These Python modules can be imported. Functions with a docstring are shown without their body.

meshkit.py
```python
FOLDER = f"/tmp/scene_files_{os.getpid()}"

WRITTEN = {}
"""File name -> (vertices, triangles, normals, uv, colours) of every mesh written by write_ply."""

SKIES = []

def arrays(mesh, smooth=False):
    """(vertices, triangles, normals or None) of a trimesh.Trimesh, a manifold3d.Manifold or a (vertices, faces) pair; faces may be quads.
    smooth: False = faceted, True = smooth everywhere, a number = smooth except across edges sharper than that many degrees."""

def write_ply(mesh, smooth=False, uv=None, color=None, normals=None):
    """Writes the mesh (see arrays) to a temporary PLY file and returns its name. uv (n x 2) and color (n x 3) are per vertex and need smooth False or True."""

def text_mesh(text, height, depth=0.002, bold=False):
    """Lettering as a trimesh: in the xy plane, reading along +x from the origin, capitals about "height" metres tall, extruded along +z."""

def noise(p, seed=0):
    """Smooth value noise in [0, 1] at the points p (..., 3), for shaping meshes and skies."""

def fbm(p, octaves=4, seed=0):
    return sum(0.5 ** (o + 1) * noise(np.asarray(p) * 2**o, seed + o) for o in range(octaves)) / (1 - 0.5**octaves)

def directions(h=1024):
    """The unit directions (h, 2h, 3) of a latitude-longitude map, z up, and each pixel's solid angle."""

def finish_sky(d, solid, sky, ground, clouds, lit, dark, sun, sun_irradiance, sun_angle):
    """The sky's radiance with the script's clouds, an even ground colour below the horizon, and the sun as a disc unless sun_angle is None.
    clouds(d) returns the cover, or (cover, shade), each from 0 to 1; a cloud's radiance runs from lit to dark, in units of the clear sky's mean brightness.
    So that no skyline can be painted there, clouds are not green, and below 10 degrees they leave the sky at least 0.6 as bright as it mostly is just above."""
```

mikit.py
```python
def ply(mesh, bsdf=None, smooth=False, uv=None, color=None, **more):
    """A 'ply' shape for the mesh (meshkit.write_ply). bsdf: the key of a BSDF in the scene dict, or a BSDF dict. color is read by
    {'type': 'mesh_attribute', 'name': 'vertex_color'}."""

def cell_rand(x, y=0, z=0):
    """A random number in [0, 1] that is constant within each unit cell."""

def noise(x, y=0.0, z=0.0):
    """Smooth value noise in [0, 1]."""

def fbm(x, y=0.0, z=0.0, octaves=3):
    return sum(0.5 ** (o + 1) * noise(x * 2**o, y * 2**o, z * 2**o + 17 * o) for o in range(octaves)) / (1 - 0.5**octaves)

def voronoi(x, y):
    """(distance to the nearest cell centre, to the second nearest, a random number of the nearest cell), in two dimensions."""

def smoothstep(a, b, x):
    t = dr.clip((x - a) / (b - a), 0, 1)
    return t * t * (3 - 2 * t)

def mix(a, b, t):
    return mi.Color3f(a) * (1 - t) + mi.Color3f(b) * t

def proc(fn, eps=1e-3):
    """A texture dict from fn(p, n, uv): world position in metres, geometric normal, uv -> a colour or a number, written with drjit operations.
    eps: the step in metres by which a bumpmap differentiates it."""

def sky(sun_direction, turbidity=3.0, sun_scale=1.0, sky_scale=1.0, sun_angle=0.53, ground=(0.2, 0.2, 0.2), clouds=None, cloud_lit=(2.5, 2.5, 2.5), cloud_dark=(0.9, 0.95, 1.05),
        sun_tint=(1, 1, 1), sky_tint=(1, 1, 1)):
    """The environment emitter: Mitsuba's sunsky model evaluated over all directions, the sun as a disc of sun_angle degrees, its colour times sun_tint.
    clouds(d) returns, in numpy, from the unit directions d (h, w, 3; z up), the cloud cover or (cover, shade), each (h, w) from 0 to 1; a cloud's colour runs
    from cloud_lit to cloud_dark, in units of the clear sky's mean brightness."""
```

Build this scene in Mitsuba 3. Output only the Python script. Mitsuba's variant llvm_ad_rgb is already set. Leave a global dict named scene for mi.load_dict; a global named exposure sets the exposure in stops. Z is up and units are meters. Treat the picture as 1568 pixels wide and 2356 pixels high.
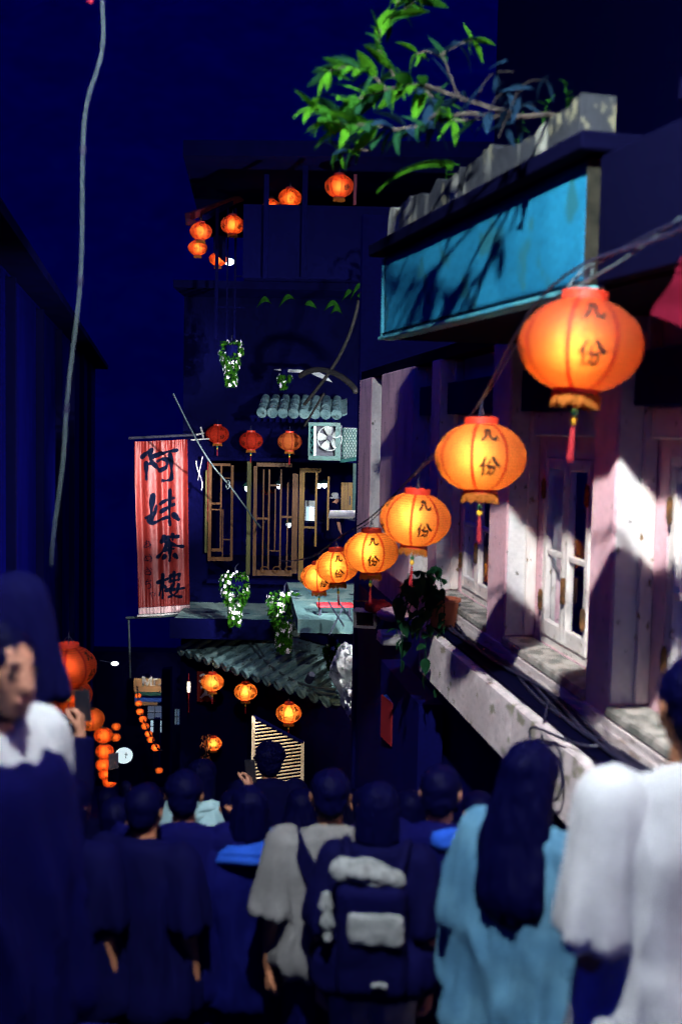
import math, random
import numpy as np, trimesh, drjit as dr, mitsuba as mi, mikit, meshkit
import manifold3d as m3
from shapely.geometry import Polygon, LineString, box as sbox
from shapely import affinity, ops
T = mi.ScalarTransform4f
rnd = random.Random(7)
scene, labels = {}, {}

# ------------------------------------------------------------------ camera
ROLL, HOR, FPX = math.radians(1.1), 987.0, 2613.0      # camera roll; horizon row and focal length in photo units (1568 x 2356)
PITCH = -math.atan((1178.0 - HOR) / FPX)
scene['camera'] = {'type': 'thinlens', 'fov': math.degrees(2 * math.atan(784.0 / FPX)), 'fov_axis': 'x',
    'aperture_radius': 0.012, 'focus_distance': 15.0, 'near_clip': 0.05, 'far_clip': 2000.0,
    'to_world': T().look_at(origin=[0, 0, 0], target=[0, math.cos(PITCH), math.sin(PITCH)], up=[-math.sin(ROLL), -math.sin(PITCH) * math.cos(ROLL), math.cos(PITCH) * math.cos(ROLL)])}
exposure = 0.0
# ------------------------------------------------------------------ sky: deep blue dusk, sun gone behind the viewer
scene['sky'] = mikit.sky((0.35, -0.92, 0.15), turbidity=3, sun_scale=0.0, sky_scale=6.2, sky_tint=(0.0, 0.03, 1.0), ground=(0.1, 0.1, 0.1))
scene['sky']['sampling_weight'] = 6.0

def U(u, v, y):
    """the point at depth y (metres in front of the viewer) seen at photo position u, v"""
    a, b = (u - 784.0) / FPX, (1178.0 - v) / FPX
    c, s, cp, sp = math.cos(ROLL), math.sin(ROLL), math.cos(PITCH), math.sin(PITCH)
    a, b = a * c - b * s, a * s + b * c
    d = np.array([a, cp - b * sp, sp + b * cp])
    return d * (y / d[1])

# ------------------------------------------------------------------ bookkeeping
def numbered(key):
    if key not in scene and key not in labels: return key
    i = 1
    while f'{key}_{i:03d}' in scene or f'{key}_{i:03d}' in labels: i += 1
    return f'{key}_{i:03d}'
def bs(b): return {'type': 'ref', 'id': b} if isinstance(b, str) else b
def shape(mesh, m, smooth=False, **kw):
    return mikit.ply(mesh, m, smooth, **kw) if not isinstance(mesh, dict) else ({**mesh, 'bsdf': bs(m)} if m else dict(mesh))
def thing(name, label, cat, group=None):
    key = numbered(name); labels[key] = {'label': label, 'category': cat}
    if group: labels[key]['group'] = group
    return key
def one(name, mesh, m, label, cat, group=None, smooth=False, **kw):
    key = thing(name, label, cat, group); scene[key] = shape(mesh, m, smooth, **kw); return key
def part(parent, name, mesh, m, smooth=False, label=None, kind=None, **kw):
    key = numbered(parent + '__' + name); scene[key] = shape(mesh, m, smooth, **kw)
    if label or kind:
        labels[key] = {}
        if label: labels[key]['label'] = label
        if kind: labels[key]['kind'] = kind
    return key
def struct(name, mesh, m, smooth=False, **kw):
    key = numbered(name); labels[key] = {'kind': 'structure'}
    if mesh is not None: scene[key] = shape(mesh, m, smooth, **kw)
    return key
def place(d, M): return {**d, 'to_world': M}

# ------------------------------------------------------------------ mesh helpers
cat = trimesh.util.concatenate
def bx(x0, x1, y0, y1, z0, z1):
    m = trimesh.creation.box((abs(x1 - x0), abs(y1 - y0), abs(z1 - z0)))
    m.apply_translation(((x0 + x1) / 2, (y0 + y1) / 2, (z0 + z1) / 2)); return m
def cbx(sx, sy, sz, ch=0.006):
    """box centred on the origin with chamfered edges"""
    ch = min(ch, sx / 3, sy / 3, sz / 3); p = []
    for a in (-1, 1):
        for b in (-1, 1):
            for c in (-1, 1):
                x, y, z = a * sx / 2, b * sy / 2, c * sz / 2
                p += [(x - a * ch, y, z - c * ch * 0), (x, y - b * ch, z), (x - a * ch, y - b * ch * 0, z)] if False else [(x - a * ch, y - b * ch, z), (x - a * ch, y, z - c * ch), (x, y - b * ch, z - c * ch)]
    return trimesh.convex.convex_hull(np.array(p))
def bar(p, q, w, h, up=(0, 0, 1), ch=None):
    """a squared bar from p to q: w across, h along up"""
    p, q = np.asarray(p, float), np.asarray(q, float)
    d = q - p; L = np.linalg.norm(d); d /= L
    s = np.cross(d, up if abs(d @ np.asarray(up)) < .99 else (0, 1, 0)); s /= np.linalg.norm(s); t = np.cross(s, d)
    m = cbx(w, L, h, ch) if ch else trimesh.creation.box((w, L, h))
    M = np.eye(4); M[:3, 0], M[:3, 1], M[:3, 2], M[:3, 3] = s, d, t, (p + q) / 2
    m.apply_transform(M); return m
def tube(pts, r, sides=8, cap=True):
    p = np.asarray(pts, float); n = len(p); r = np.broadcast_to(np.asarray(r, float), (n,))
    t = np.gradient(p, axis=0); t /= np.linalg.norm(t, axis=1, keepdims=True) + 1e-12
    a = np.cross(t[0], (0, 0, 1) if abs(t[0][2]) < 0.9 else (1, 0, 0)); a /= np.linalg.norm(a); A = []
    for i in range(n):
        a = a - t[i] * (a @ t[i]); a /= np.linalg.norm(a) + 1e-12; A.append(a)
    A = np.array(A); B = np.cross(t, A); g = np.arange(sides) * 2 * np.pi / sides
    v = p[:, None] + r[:, None, None] * (np.cos(g)[None, :, None] * A[:, None] + np.sin(g)[None, :, None] * B[:, None])
    v = v.reshape(-1, 3); f = []
    for i in range(n - 1):
        for j in range(sides):
            k = (j + 1) % sides; f += [(i * sides + j, i * sides + k, (i + 1) * sides + k), (i * sides + j, (i + 1) * sides + k, (i + 1) * sides + j)]
    if cap:
        v = np.vstack([v, p[0], p[-1]])
        for j in range(sides):
            k = (j + 1) % sides; f += [(n * sides, k, j), (n * sides + 1, (n - 1) * sides + j, (n - 1) * sides + k)]
    return trimesh.Trimesh(v, f, process=False)
def smoothpts(pts, n=24):
    from scipy.interpolate import CubicSpline
    p = np.asarray(pts, float); s = np.r_[0, np.cumsum(np.linalg.norm(np.diff(p, axis=0), axis=1))]
    return CubicSpline(s, p)(np.linspace(0, s[-1], n))
def lathe(prof, n=32):
    """(r, z) profile turned round the z axis"""
    prof = np.asarray(prof, float); g = np.arange(n) * 2 * np.pi / n
    v = np.stack([prof[:, 0][:, None] * np.cos(g), prof[:, 0][:, None] * np.sin(g), np.repeat(prof[:, 1][:, None], n, 1)], -1).reshape(-1, 3); f = []
    for i in range(len(prof) - 1):
        for j in range(n):
            k = (j + 1) % n; a, b, c, d = i * n + j, i * n + k, (i + 1) * n + k, (i + 1) * n + j
            f += [(a, b, c), (a, c, d)]
    return trimesh.Trimesh(v, f, process=False)
def sheet(fn, nu, nv, thick=None):
    """fn(u, v) -> point on [0,1]^2, returns (mesh, uv)"""
    a, b = np.meshgrid(np.linspace(0, 1, nu), np.linspace(0, 1, nv), indexing='ij')
    v = np.array([[fn(x, y) for x, y in zip(ra, rb)] for ra, rb in zip(a, b)]).reshape(-1, 3); f = []
    for i in range(nu - 1):
        for j in range(nv - 1):
            p, q, r, s = i * nv + j, (i + 1) * nv + j, (i + 1) * nv + j + 1, i * nv + j + 1
            f += [(p, q, r), (p, r, s)]
    m = trimesh.Trimesh(v, f, process=False); uv = np.stack([a.ravel(), b.ravel()], 1)
    if thick is not None:
        n = len(v); m2 = v + np.asarray(thick); f = np.array(f)
        E = [(i * nv, (i + 1) * nv) for i in range(nu - 1)] + [((i + 1) * nv + nv - 1, i * nv + nv - 1) for i in range(nu - 1)] + \
            [(j + 1, j) for j in range(nv - 1)] + [((nu - 1) * nv + j, (nu - 1) * nv + j + 1) for j in range(nv - 1)]
        side = [(b, a, a + n) for a, b in E] + [(b, a + n, b + n) for a, b in E]
        m = trimesh.Trimesh(np.vstack([v, m2]), np.vstack([f, f[:, ::-1] + n, side]), process=False); uv = np.vstack([uv, uv])
    return m, uv
def frame_at(origin, ex, ez=(0, 0, 1)):
    ex = np.asarray(ex, float); ex /= np.linalg.norm(ex); ez = np.asarray(ez, float); ez = ez - ex * (ez @ ex); ez /= np.linalg.norm(ez)
    M = np.eye(4); M[:3, 0], M[:3, 1], M[:3, 2], M[:3, 3] = ex, np.cross(ez, ex), ez, origin; return M
def moved(m, M): m = m.copy(); m.apply_transform(M); return m
def extr(poly, h):
    g = getattr(poly, 'geoms', [poly])
    return cat([trimesh.creation.extrude_polygon(x, h, engine='earcut') for x in g if x.area > 1e-9])

# ------------------------------------------------------------------ materials
def two(b): return {'type': 'twosided', 'bsdf': b}
def rgb(c): return {'type': 'rgb', 'value': list(c)}
def plain(name, c, rough=0.7, spec=0.3, **kw):
    scene[name] = two({'type': 'principled', 'base_color': rgb(c) if not isinstance(c, dict) else c, 'roughness': rough, 'specular': spec, **kw})
def worn(c1, c2, sc=(3, 3, 3), lo=0.35, hi=0.65, c3=None, fine=40.0):
    """two colours in patches with fine grain, and sparse stains of c3"""
    def fn(p, n, uv):
        t = mikit.smoothstep(lo, hi, mikit.fbm(p.x * sc[0], p.y * sc[1], p.z * sc[2], 4))
        c = mikit.mix(c1, c2, t) * (0.82 + 0.36 * mikit.fbm(p.x * fine, p.y * fine, p.z * fine, 2))
        if c3 is not None:
            k = mikit.smoothstep(0.60, 0.74, mikit.fbm(p.x * sc[0] * 2.7 + 9, p.y * sc[1] * 2.7, p.z * sc[2] * 2.7, 3)); c = mikit.mix(c, c3, k)
        return c
    return mikit.proc(fn)
def bumped(name, c, rough, bump, scale, spec=0.3):
    scene[name] = two({'type': 'bumpmap', 'arbitrary': mikit.proc(bump), 'scale': scale, 'bsdf': {'type': 'principled', 'base_color': c if isinstance(c, dict) else rgb(c), 'roughness': rough, 'specular': spec}})
# ------------------------------------------------------------------ lanterns
LR, LH = 0.225, 0.164            # radius and half height of a lantern's paper body
GLYPH = [  # strokes of the two characters in a box of +-1: polylines with a brush half width
    ('a', [(-.18, .92), (-.30, .35), (-.52, -.30), (-.92, -.85)], .11), ('a', [(-.50, .72), (.0, .86), (.30, .80)], .10),
    ('a', [(.22, .80), (.14, .20), (.22, -.35), (.50, -.68), (.86, -.66), (1.0, -.28)], .12),
    ('b', [(-.52, .95), (-.70, .45), (-1.0, .02)], .10), ('b', [(-.70, .35), (-.66, -.30), (-.70, -.95)], .11), ('b', [(-.02, .62), (-.14, .28), (-.36, .05)], .09),
    ('b', [(.30, .98), (.56, .50), (1.02, .10)], .14), ('b', [(-.22, -.08), (.20, .0), (.56, -.06), (.50, -.55), (.28, -.92), (.06, -.74)], .10), ('b', [(.16, -.04), (.02, -.46), (-.34, -.90)], .09)]
def lantern_paper(ink, rib, lo, hi):
    segs = []
    for g, pl, w in GLYPH:
        cy, sx, sy = (0.62 * LH, 0.040, 0.030) if g == 'a' else (-0.30 * LH, 0.044, 0.042)
        for (x0, y0), (x1, y1) in zip(pl, pl[1:]): segs.append((x0 * sx, cy + y0 * sy, x1 * sx, cy + y1 * sy, w * 0.049))
    def fn(p, n, uv):
        t = uv.y * 2 - 1
        r = LR * dr.sqrt(dr.maximum(1 - dr.square(t * 0.935), 0.0))
        g = uv.x * 8; k = g - dr.floor(g)
        ribd = dr.minimum(k, 1 - k) / 8 * 2 * math.pi * r
        f = uv.x * 4; f = f - dr.floor(f)
        x, y = (f - 0.25) / 4 * 2 * math.pi * (r * 0.5 + LR * 0.5), t * LH
        d = mi.Float(1.0)
        for x0, y0, x1, y1, w in segs:
            ex, ey = x1 - x0, y1 - y0
            h = dr.clip(((x - x0) * ex + (y - y0) * ey) / (ex * ex + ey * ey), 0, 1)
            d = dr.minimum(d, dr.sqrt(dr.square(x - x0 - ex * h) + dr.square(y - y0 - ey * h)) - w)
        wire = 0.55 + 0.45 * dr.abs(dr.sin(uv.y * math.pi * 22))
        c = mikit.mix(lo, hi, mikit.noise(uv.x * 14, uv.y * 7) * 0.6 + 0.2) * wire
        c = mikit.mix(rib, c, mikit.smoothstep(0.004, 0.012, ribd))
        return mikit.mix(ink, c, mikit.smoothstep(-0.001, 0.0022, d))
    return mikit.proc(fn)
def paper(name, lo, hi, rib, ink, st=0.66, ro=0.74, dt=1.9):
    scene[name] = {'type': 'principledthin', 'base_color': lantern_paper(ink, rib, lo, hi), 'roughness': ro, 'spec_trans': st, 'diff_trans': dt, 'eta': 1.4}
paper('paper_lantern', (.95, .20, .048), (.98, .24, .058), (.50, .016, .004), (.006, .001, .001))
paper('paper_deep', (.95, .125, .026), (.98, .150, .032), (.50, .012, .004), (.006, .001, .001), .76, .70)
paper('paper_red', (.85, .05, .02), (.95, .08, .03), (.35, .01, .008), (.02, .004, .004), .2, .8, 1.2)
paper('paper_lit', (.80, .16, .04), (.88, .24, .05), (.45, .03, .02), (.02, .004, .004), .2, .8, 1.0)
plain('lantern_collar', (.55, .035, .015), .45)
plain('gold_fringe', (.24, .075, .010), .8, .1)
plain('red_silk', (.28, .008, .014), .6); plain('green_bead', (.03, .30, .14), .3); plain('yellow_bead', (.8, .5, .04), .35)
plain('wire_dark', (.02, .02, .05), .6)
plain('bulb_glass', (.8, .8, .8), .3)

def body_mesh(n, rings, per):
    t = np.linspace(-1, 1, rings * per + 1); k = (np.arange(rings * per + 1) % per) / per
    r = LR * np.sqrt(1 - (t * 0.935) ** 2) * (1 + 0.013 * np.sin(np.pi * k))
    g = np.linspace(0, 1, n + 1); a, b = np.meshgrid(t, g, indexing='ij'); R = np.repeat(r[:, None], n + 1, 1)
    v = np.stack([R * np.cos(2 * np.pi * b), R * np.sin(2 * np.pi * b), a * LH], -1).reshape(-1, 3); f = []
    for i in range(len(t) - 1):
        for j in range(n):
            p = i * (n + 1) + j; f += [(p, p + 1, p + n + 2), (p, p + n + 2, p + n + 1)]
    return mikit.ply(trimesh.Trimesh(v, f, process=False), None, True, uv=np.stack([b.ravel(), (a.ravel() + 1) / 2], 1))
BODY, BODY_FAR = body_mesh(64, 22, 4), body_mesh(32, 16, 2)
rc = LR * math.sqrt(1 - .935 ** 2)
TOPC = mikit.ply(lathe([(rc - .012, LH - .012), (rc + .004, LH - .012), (rc + .004, LH + .030), (rc - .003, LH + .034), (rc - .010, LH + .028), (rc - .012, LH - .012)], 40), None, 40)
BOTC = mikit.ply(lathe([(rc - .012, -LH + .012), (rc + .003, -LH + .012), (rc + .005, -LH - .022), (rc - .012, -LH - .022), (rc - .012, -LH + .012)], 40), None, 40)
def fringe_mesh(n=56, seed=1):
    r = random.Random(seed); ms = []
    for i in range(n):
        a = 2 * math.pi * i / n; L = .050 + r.uniform(-.010, .006); w = .0052
        sp = 1 + r.uniform(0, .16); q = np.array([(rc + .002) * math.cos(a), (rc + .002) * math.sin(a), -LH - .014])
        e = q + np.array([(sp - 1) * rc * math.cos(a) + r.uniform(-.004, .004), (sp - 1) * rc * math.sin(a) + r.uniform(-.004, .004), -L])
        ms.append(tube([q, (q + e) / 2 + np.array([.002 * math.cos(a), .002 * math.sin(a), 0]), e], [w, w * .95, w * .6], 5))
    return cat(ms)
FRINGE = mikit.ply(fringe_mesh(), None, 50)
TASSEL = mikit.ply(cat([tube([(0, 0, -.150), (.001, 0, -.290)], [.003, .003], 5)] + [tube([(0, 0, -.29), (.004 * math.cos(a), .004 * math.sin(a), -.32), (.009 * math.cos(a), .009 * math.sin(a), -.420 + .01 * math.sin(3 * a))], [.003, .0035, .0022], 5) for a in np.linspace(0, 6, 8)]), None, 50)
def bead(z, r): m = trimesh.creation.icosphere(2, r); m.apply_scale((1, 1, 1.25)); m.apply_translation((0, 0, z)); return mikit.ply(m, None, True)
BEAD_G, BEAD_Y = bead(-.248, .012), bead(-.276, .014)
TOPWIRE = mikit.ply(cat([tube(smoothpts([(-rc * .9, 0, LH + .02), (-rc * .5, 0, LH + .065), (0, 0, LH + .085), (rc * .5, 0, LH + .065), (rc * .9, 0, LH + .02)], 10), .003, 5), tube([(0, 0, LH + .085), (0, .004, LH + .125)], .003, 5)]), None, 50)
BULB, BULB_FAR = mikit.ply(trimesh.creation.icosphere(3, .060), None, True), mikit.ply(trimesh.creation.icosphere(2, .095), None, True)
CORD = mikit.ply(tube([(0, 0, .03), (0, 0, LH + .085)], .004, 5), None)
def lantern(pos, label, group, turn=0.0, size=1.0, power=80.0, col=(1.0, .66, .30), pap='paper_lantern', detail=2, tilt=(0, 0), weight=1.0, bulb_at=(0, 0, 0), yscale=1.0):
    """detail 2: everything; 1: no tassel; 0: far lantern, paper and bulb only"""
    k = thing('paper_lantern', label, 'lantern', group)
    M = T().translate(list(map(float, pos))).rotate([1, 0, 0], tilt[0]).rotate([0, 1, 0], tilt[1]).rotate([0, 0, 1], turn).scale([size, size, size * yscale])
    scene[k + '__shade'] = place({**(BODY if detail else BODY_FAR), 'bsdf': bs(pap)}, M)
    if power > 0:
        scene[k + '__bulb'] = {**(BULB if detail else BULB_FAR), 'to_world': M @ T().translate(list(bulb_at)), 'bsdf': bs('bulb_glass'),
            'emitter': {'type': 'area', 'radiance': rgb([power * .165 * c for c in col]), 'sampling_weight': weight * .35}}
    if detail:
        for nm, d, m in (('top_collar', TOPC, 'lantern_collar'), ('bottom_collar', BOTC, 'lantern_collar'), ('fringe', FRINGE, 'gold_fringe'), ('hanger', TOPWIRE, 'wire_dark'), ('bulb_cord', CORD, 'wire_dark')):
            scene[k + '__' + nm] = place({**d, 'bsdf': bs(m)}, M)
    if detail > 1:
        scene[k + '__tassel'] = place({**TASSEL, 'bsdf': bs('red_silk')}, M)
        scene[k + '__tassel__bead'] = place({**BEAD_G, 'bsdf': bs('green_bead')}, M); scene[k + '__tassel__bead_001'] = place({**BEAD_Y, 'bsdf': bs('yellow_bead')}, M)
    return k
# ------------------------------------------------------------------ materials of the setting
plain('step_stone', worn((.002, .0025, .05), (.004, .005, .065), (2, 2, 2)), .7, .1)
plain('sky_hill_navy', worn((.002, .007, .125), (.003, .009, .145), (.25, .25, .25), fine=.8), .9, .02)  # deep blue so the added hill reads like night sky
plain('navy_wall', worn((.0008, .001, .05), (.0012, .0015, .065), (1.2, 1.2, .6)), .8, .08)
plain('navy_timber', worn((.0004, .0006, .045), (.0006, .0008, .06), (2, 2, .5)), .9, .03)
def house_paint(c, stain):
    def fn(p, n, uv):
        k = mikit.fbm(p.x * 5 + p.y * 5, p.y * 2, p.z * 1.6, 4); g = mikit.fbm(p.x * 40, p.y * 40, p.z * 40, 2)
        b = mikit.mix(c, (c[0] * .72, c[1] * .70, c[2] * .74), mikit.smoothstep(.45, .75, k)) * (.88 + .24 * g)
        f = mikit.smoothstep(.74, .82, mikit.fbm(p.x * 30, p.y * 30, p.z * 14 + 3, 3))
        return mikit.mix(b, stain, f)
    return mikit.proc(fn)
bumped('house_paint', house_paint((.68, .43, .46), (.30, .20, .20)), .75, lambda p, n, uv: mikit.fbm(p.x * 30, p.y * 30, p.z * 30, 3), .004)  # white walls tinted pink, lantern glow put into the paint
bumped('jamb_plaster', house_paint((.60, .58, .55), (.16, .15, .13)), .8, lambda p, n, uv: mikit.fbm(p.x * 24, p.y * 24, p.z * 24, 3), .006)
def peel(c, under):
    def fn(p, n, uv):
        f = mikit.smoothstep(.70, .78, mikit.fbm(p.x * 40, p.y * 40, p.z * 18, 3))
        return mikit.mix(mikit.mi.Color3f(c) * (.85 + .3 * mikit.fbm(p.x * 60, p.y * 60, p.z * 12, 2)), under, f)
    return mikit.proc(fn)
plain('window_paint', peel((.68, .62, .56), (.20, .13, .06)), .6)
plain('mossy_sill', worn((.13, .13, .11), (.32, .29, .25), (14, 14, 14), .35, .65), .9)
bumped('plinth_concrete', worn((.40, .34, .34), (.52, .45, .44), (4, 4, 4), c3=(.22, .20, .15)), .85, lambda p, n, uv: mikit.fbm(p.x * 50, p.y * 50, p.z * 50, 3), .004)
def bands(p, n, uv): return mikit.smoothstep(.0, .12, dr.abs((p.z * 26) - dr.floor(p.z * 26) - .5))
plain('band_board', worn((.56, .47, .45), (.64, .55, .52), (3, 3, 12), c3=(.35, .27, .22)), .7)
plain('rust', worn((.05, .025, .012), (.16, .07, .02), (30, 30, 30)), .8)
plain('fascia_paint', worn((.004, .095, .175), (.007, .125, .22), (2.5, 2.5, 2), c3=(.010, .085, .11)), .55)
plain('dark_moss', worn((.005, .006, .005), (.018, .018, .013), (14, 14, 14)), .9, .05)
plain('fascia_lip', worn((.02, .17, .25), (.05, .22, .24), (6, 6, 6)), .55)
def stained(p, n, uv):
    q = p.x * 1.9 - p.y
    s = mikit.smoothstep(.30, .50, mikit.fbm(q * 5.5, 3.0, p.z * 1.0, 4)); g = mikit.fbm(q * 40, p.x * 40, p.z * 9, 3)
    c = mikit.mix((.17, .18, .15), (.012, .015, .02), s) * (.6 + .8 * g)
    return mikit.mix(c, (.10, .10, .06), mikit.smoothstep(.66, .76, mikit.fbm(q * 9, 1.0, p.z * 9, 3)))
bumped('stained_concrete', mikit.proc(stained), .9, lambda p, n, uv: mikit.fbm(p.x * 25, p.y * 25, p.z * 25, 3), .008)
plain('eave_board', (.0006, .0007, .009), .9, .03)
plain('upper_timber', (.0005, .0006, .022), .9, .03)
scene['pane_glass'] = {'type': 'thindielectric', 'int_ior': 1.22}
plain('black_cable', (.012, .012, .03), .5); plain('grey_cable', (.055, .08, .085), .5)
plain('white_metal', worn((.55, .52, .48), (.68, .64, .58), (8, 8, 8)), .4, .5); plain('black_glass', (.01, .01, .02), .15, .5)
plain('red_cloth', (.22, .010, .016), .8); plain('awning_red', (.045, .001, .006), .9, .05)
plain('orange_paint', (.45, .12, .06), .6); plain('blue_board', worn((.01, .06, .30), (.02, .09, .36), (3, 3, 3)), .5)

# ------------------------------------------------------------------ ground, stairs, added hill
def gz(y): return -1.40 - .36 * y if y < 5 else -3.2 - .315 * (y - 5) if y < 20 else -7.925 - .25 * (y - 20)
m, _ = sheet(lambda a, b: (-60 + 120 * a, -12 + 172 * b, gz(-12 + 172 * b) - .35), 2, 87); struct('ground', m, 'step_stone')
def hillpt(a, b):
    x, y = -150 + 300 * a, 62 + 110 * b
    return (x, y, gz(62) - 4 + 115 * b ** .8 + 7 * meshkit.fbm(np.array([x * .035, y * .035, 0]), 4) + 3.0 * meshkit.noise(np.array([x * .35, y * .35, 5])))
m, _ = sheet(hillpt, 120, 60); struct('sky_cover_hill', m, 'sky_hill_navy', True)  # added hill hides the sky so its blue fill can be stronger
st = struct('stairs', None, None)
tread = mikit.ply(cbx(5.2, .56, .20, .015), None)
for i in range(48):
    y = -.8 + .5 * i; key = 'stairs__step' + (f'_{i:03d}' if i else '')
    scene[key] = {**tread, 'bsdf': bs('step_stone'), 'to_world': T().translate([-.35 - .165 * y, y, gz(y) - .10]).rotate([0, 0, 1], rnd.uniform(-.4, .4))}

# ------------------------------------------------------------------ the pale house on the right; local axes: s along the wall, o out over the street, z up
P0, WD = np.array([2.1, 0, 0]), np.array([-.1348, .9909, 0]); WF = frame_at(P0, WD)
def W(m): return moved(m, WF)
def wb(s0, s1, o0, o1, z0, z1, ch=0): 
    m = cbx(s1 - s0, abs(o1 - o0), z1 - z0, ch) if ch else trimesh.creation.box((s1 - s0, abs(o1 - o0), z1 - z0))
    m.apply_translation(((s0 + s1) / 2, (o0 + o1) / 2, (z0 + z1) / 2)); return W(m)
H = thing('house', 'pale weathered house with white casement windows behind the row of lanterns', 'house')
piers = [(3.60, 3.95), (5.62, 5.94), (7.50, 7.94), (9.63, 9.94), (10.77, 12.50), (13.2, 14.1)]
wins = [(4.38, 5.44), (6.44, 7.36), (8.48, 9.52), (10.05, 10.66)]
ZS, ZH = -1.345, -.10
wall = sbox(1.0, -7.5, 14.1, .60)
for a, b in wins: wall = wall.difference(sbox(a, ZS, b, ZH))
wm = extr(wall, .16)                                    # (s, z) polygon, thickness along +z -> turn upright
R = np.eye(4); R[:3, :3] = [[1, 0, 0], [0, 0, -1], [0, 1, 0]]; wm.apply_transform(R); wm.apply_translation((0, -.20, 0))
wallk = part(H, 'wall', W(wm), 'house_paint')
part(H, 'wall', wb(1.2, 14.0, -4.0, -3.9, -4, .6), 'navy_timber'); part(H, 'floor', wb(1.2, 14.0, -3.9, -.37, -1.9, -1.8), 'navy_timber')
part(H, 'end_wall', wb(14.1, 14.25, -4.0, 0, -7.5, 2.6), 'navy_wall')
for a, b in piers:
    part(H, 'pier', wb(a, b, -.198, 0, -1.49, .60, .008), 'house_paint')
    if a > 4: part(H, 'jamb', wb(a - .012, a - .001, -.196, -.010, ZS + .01, .585), 'jamb_plaster'); part(H, 'jamb_strip', wb(a - .045, a - .013, -.195, -.125, ZS + .012, .58, .006), 'window_paint')
for a, b in ((3.95, 5.62), (5.94, 7.50), (7.94, 9.63), (9.94, 10.77)):
    part(H, 'sill', wb(a + .003, b - .016, -.195, .022, ZS - .055, ZS + .002, .012), 'mossy_sill')
    part(H, 'lintel', wb(a + .002, b - .048, -.195, -.06, .14, .40), 'navy_timber')
    part(H, 'transom_board', wb(a + .004, b - .05, -.19, -.15, -.02, .138, .01), 'window_paint')
hinge = cat([moved(cbx(.020, .03, .10, .004), np.eye(4)), trimesh.creation.cylinder(.011, .13, sections=10)])
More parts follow.
